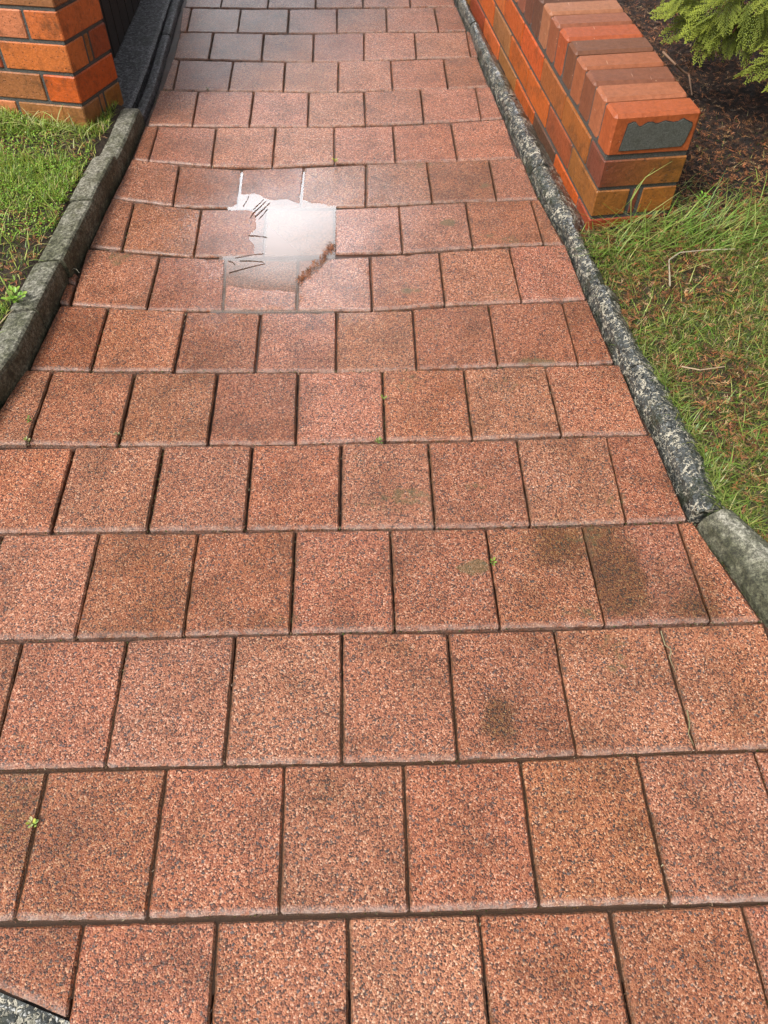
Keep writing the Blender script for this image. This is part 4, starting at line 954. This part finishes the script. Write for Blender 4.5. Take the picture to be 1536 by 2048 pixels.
# ---------------------------------------------------------------- golden cypress
def scale_leaf(p, d, nrm, L_, w):
    s = np.cross(d, nrm); s = s / (np.linalg.norm(s) + 1e-9)
    return [p, p + d * L_ * .45 + s * w, p + d * L_ * .45 + nrm * w * .6, p + d * L_ * .45 - s * w, p + d * L_ * .45 - nrm * w * .6, p + d * L_]
SLF = [[0, 1, 2], [0, 2, 3], [0, 3, 4], [0, 4, 1], [5, 2, 1], [5, 3, 2], [5, 4, 3], [5, 1, 4]]
def spray(seed, Ln=.17):
    r = random.Random(seed); V = []; F = []; C = []; Z = np.array([0, 0, 1.0])
    def leaf(p, d, L_, w, tip):
        n = len(V); V.extend(scale_leaf(p, d, Z, L_, w)); F.extend([[a + n for a in f] for f in SLF]); C.extend([tip] * 6)
    N = 12; p = np.zeros(3); ang = 0
    for i in range(N):
        t = i / N; ang += r.uniform(-.06, .06); d = np.array([math.cos(ang), math.sin(ang), -.25 * t]); st = Ln / N
        leaf(p, d, st * 1.3, .0024, .35); p2 = p + d * st
        for s in (1, -1):
            ll = Ln * .46 * (1 - t) ** .8 * r.uniform(.75, 1.1) + .008; a2 = ang + s * r.uniform(.65, .9); q = p2.copy(); m = max(2, int(ll / .0075))
            for j in range(m):
                u = j / m; a3 = a2 - s * .35 * u; dd = np.array([math.cos(a3), math.sin(a3), -.15 + r.uniform(-.1, .1)]); sl = ll / m
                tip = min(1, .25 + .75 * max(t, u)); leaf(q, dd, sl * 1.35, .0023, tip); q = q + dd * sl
                if j > 0:
                    for s2 in (1, -1):
                        l3 = .0135 * (1 - u * .6) * r.uniform(.6, 1.2); a4 = a3 + s2 * r.uniform(.6, .9); d4 = np.array([math.cos(a4), math.sin(a4), r.uniform(-.2, .25)])
                        leaf(q, d4, l3, .0025, min(1, tip + .15))
        p = p2
    return np.array(V), np.array(F), np.array(C)
SPR = [spray(s, .13 + .02 * (s % 4)) for s in range(6)]
def conifer():
    Vs = []; Fs = []; Cs = []; n = 0
    r = random.Random(5); nodes = []
    def put(pos, az, down, roll, sc_, dark):
        nonlocal n
        v, f, c = SPR[r.randrange(len(SPR))]
        Rm = (Matrix.Rotation(az, 3, 'Z') @ Matrix.Rotation(down, 3, 'Y') @ Matrix.Rotation(roll, 3, 'X')); Rm = np.array(Rm)
        w = (v * sc_) @ Rm.T + pos; g = r.uniform(.8, 1.15)
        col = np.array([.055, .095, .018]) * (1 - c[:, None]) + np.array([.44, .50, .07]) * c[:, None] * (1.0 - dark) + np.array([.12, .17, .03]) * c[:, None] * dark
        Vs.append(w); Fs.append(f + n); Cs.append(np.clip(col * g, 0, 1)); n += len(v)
    # visible hanging fringe: pixel, height of the spray root
    fringe = [(1330,-40,.42),(1370,-20,.40),(1360,25,.36),(1405,10,.40),(1345,40,.34),(1385,55,.33),(1430,30,.38),(1420,65,.32),(1465,15,.42),(1455,60,.36),(1500,0,.44),(1490,50,.38),(1530,30,.42),
              (1550,70,.36),(1520,95,.34),(1395,85,.30),(1360,70,.31),(1560,130,.32),(1540,150,.30),(1480,90,.32),(1315,-60,.40),(1560,20,.46),(1440,-30,.46),(1400,-50,.46),(1500,-50,.5),(1585,100,.4),(1590,160,.34),(1300,-35,.36),(1450,100,.27),(1345,-5,.33),(1380,-40,.38),(1520,60,.30)]
    for u, v, z in fringe:
        for q in range(3):
            pos = G(u + r.uniform(-26, 22) + 40, v + r.uniform(-18, 12) - 40, z + r.uniform(-.04, .03))
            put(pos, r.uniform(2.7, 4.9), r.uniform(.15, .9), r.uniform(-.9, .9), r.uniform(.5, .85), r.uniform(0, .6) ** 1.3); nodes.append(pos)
    for _ in range(120):      # unseen boughs added to shade the bed, above the top of the frame
        x = r.uniform(.98, 1.9); y = r.uniform(2.0, 3.3); z = max(.62, 1.29 - y / 3.08 + .24) + r.uniform(0, .4)
        put(np.array([x, y, z]), r.uniform(0, 6.28), r.uniform(-.1, .25), r.uniform(-.4, .4), r.uniform(1.2, 1.7), r.uniform(.3, .8))
    for _ in range(190):      # body of the crown, up and away from the path
        x = r.uniform(1.15, 2.3); y = r.uniform(2.5, 3.9); z = r.uniform(.25, 1.15)
        if x < 1.25 + (z - .3) * .3: continue
        # keep it clear of the view over the wall
        pos = np.array([x, y, z]); az = math.atan2(y - 3.2, x - 1.75) + r.uniform(-.7, .7)
        put(pos, az, r.uniform(-.1, .6), r.uniform(-.8, .8), r.uniform(1.0, 1.5), r.uniform(.3, .8)); nodes.append(pos)
    return np.concatenate(Vs), np.concatenate(Fs), np.concatenate(Cs), nodes
V, F, C, nodes = conifer()
base = np.array([1.72, 3.15, .02])
root = empty('cypress_tree', base, 'bright yellow-green cypress drooping over the low wall at top right', 'tree')
o = mesh('crown', V - base, F, CYP, None, C); o.parent = root
def tube(mb, pts, r0, r1, col):
    pts = resample(np.asarray(pts, float), .05); n = len(pts); V = []; F = []
    for i, p in enumerate(pts):
        d = pts[min(i + 1, n - 1)] - pts[max(i - 1, 0)]; d /= np.linalg.norm(d) + 1e-9; s = np.cross(d, [.2, .1, .97]); s /= np.linalg.norm(s) + 1e-9; u = np.cross(s, d); rr = r0 + (r1 - r0) * i / (n - 1)
        for k in range(7): a = k * .8976; V.append(p + (s * math.cos(a) + u * math.sin(a)) * rr * random.uniform(.9, 1.1))
    for i in range(n - 1):
        for j in range(7): a = 7 * i + j; b = 7 * i + (j + 1) % 7; F.append((a, b, b + 7, a + 7))
    mb.add(V, F, col)
tb = MB(); tube(tb, [base + [0, 0, -.05], base + [.02, .03, .4], base + [-.02, .05, 1.3]], .045, .02, (.11, .06, .04)); o = tb.build('trunk', BARK); o.parent = root; o.location = -Vector(base)
bb = MB()
for i, p in enumerate(nodes):
    if i % 3 == 0:
        h = base + np.array([0, 0, random.uniform(.15, .9)]); mid = (h + p) / 2 + np.array([0, 0, .05]); tube(bb, [h, mid, p], .007, .002, (.16, .07, .04))
o = bb.build('branch', BARK); o.parent = root; o.location = -Vector(base)
print('PAVERS', NPAV, 'conifer faces', len(F))
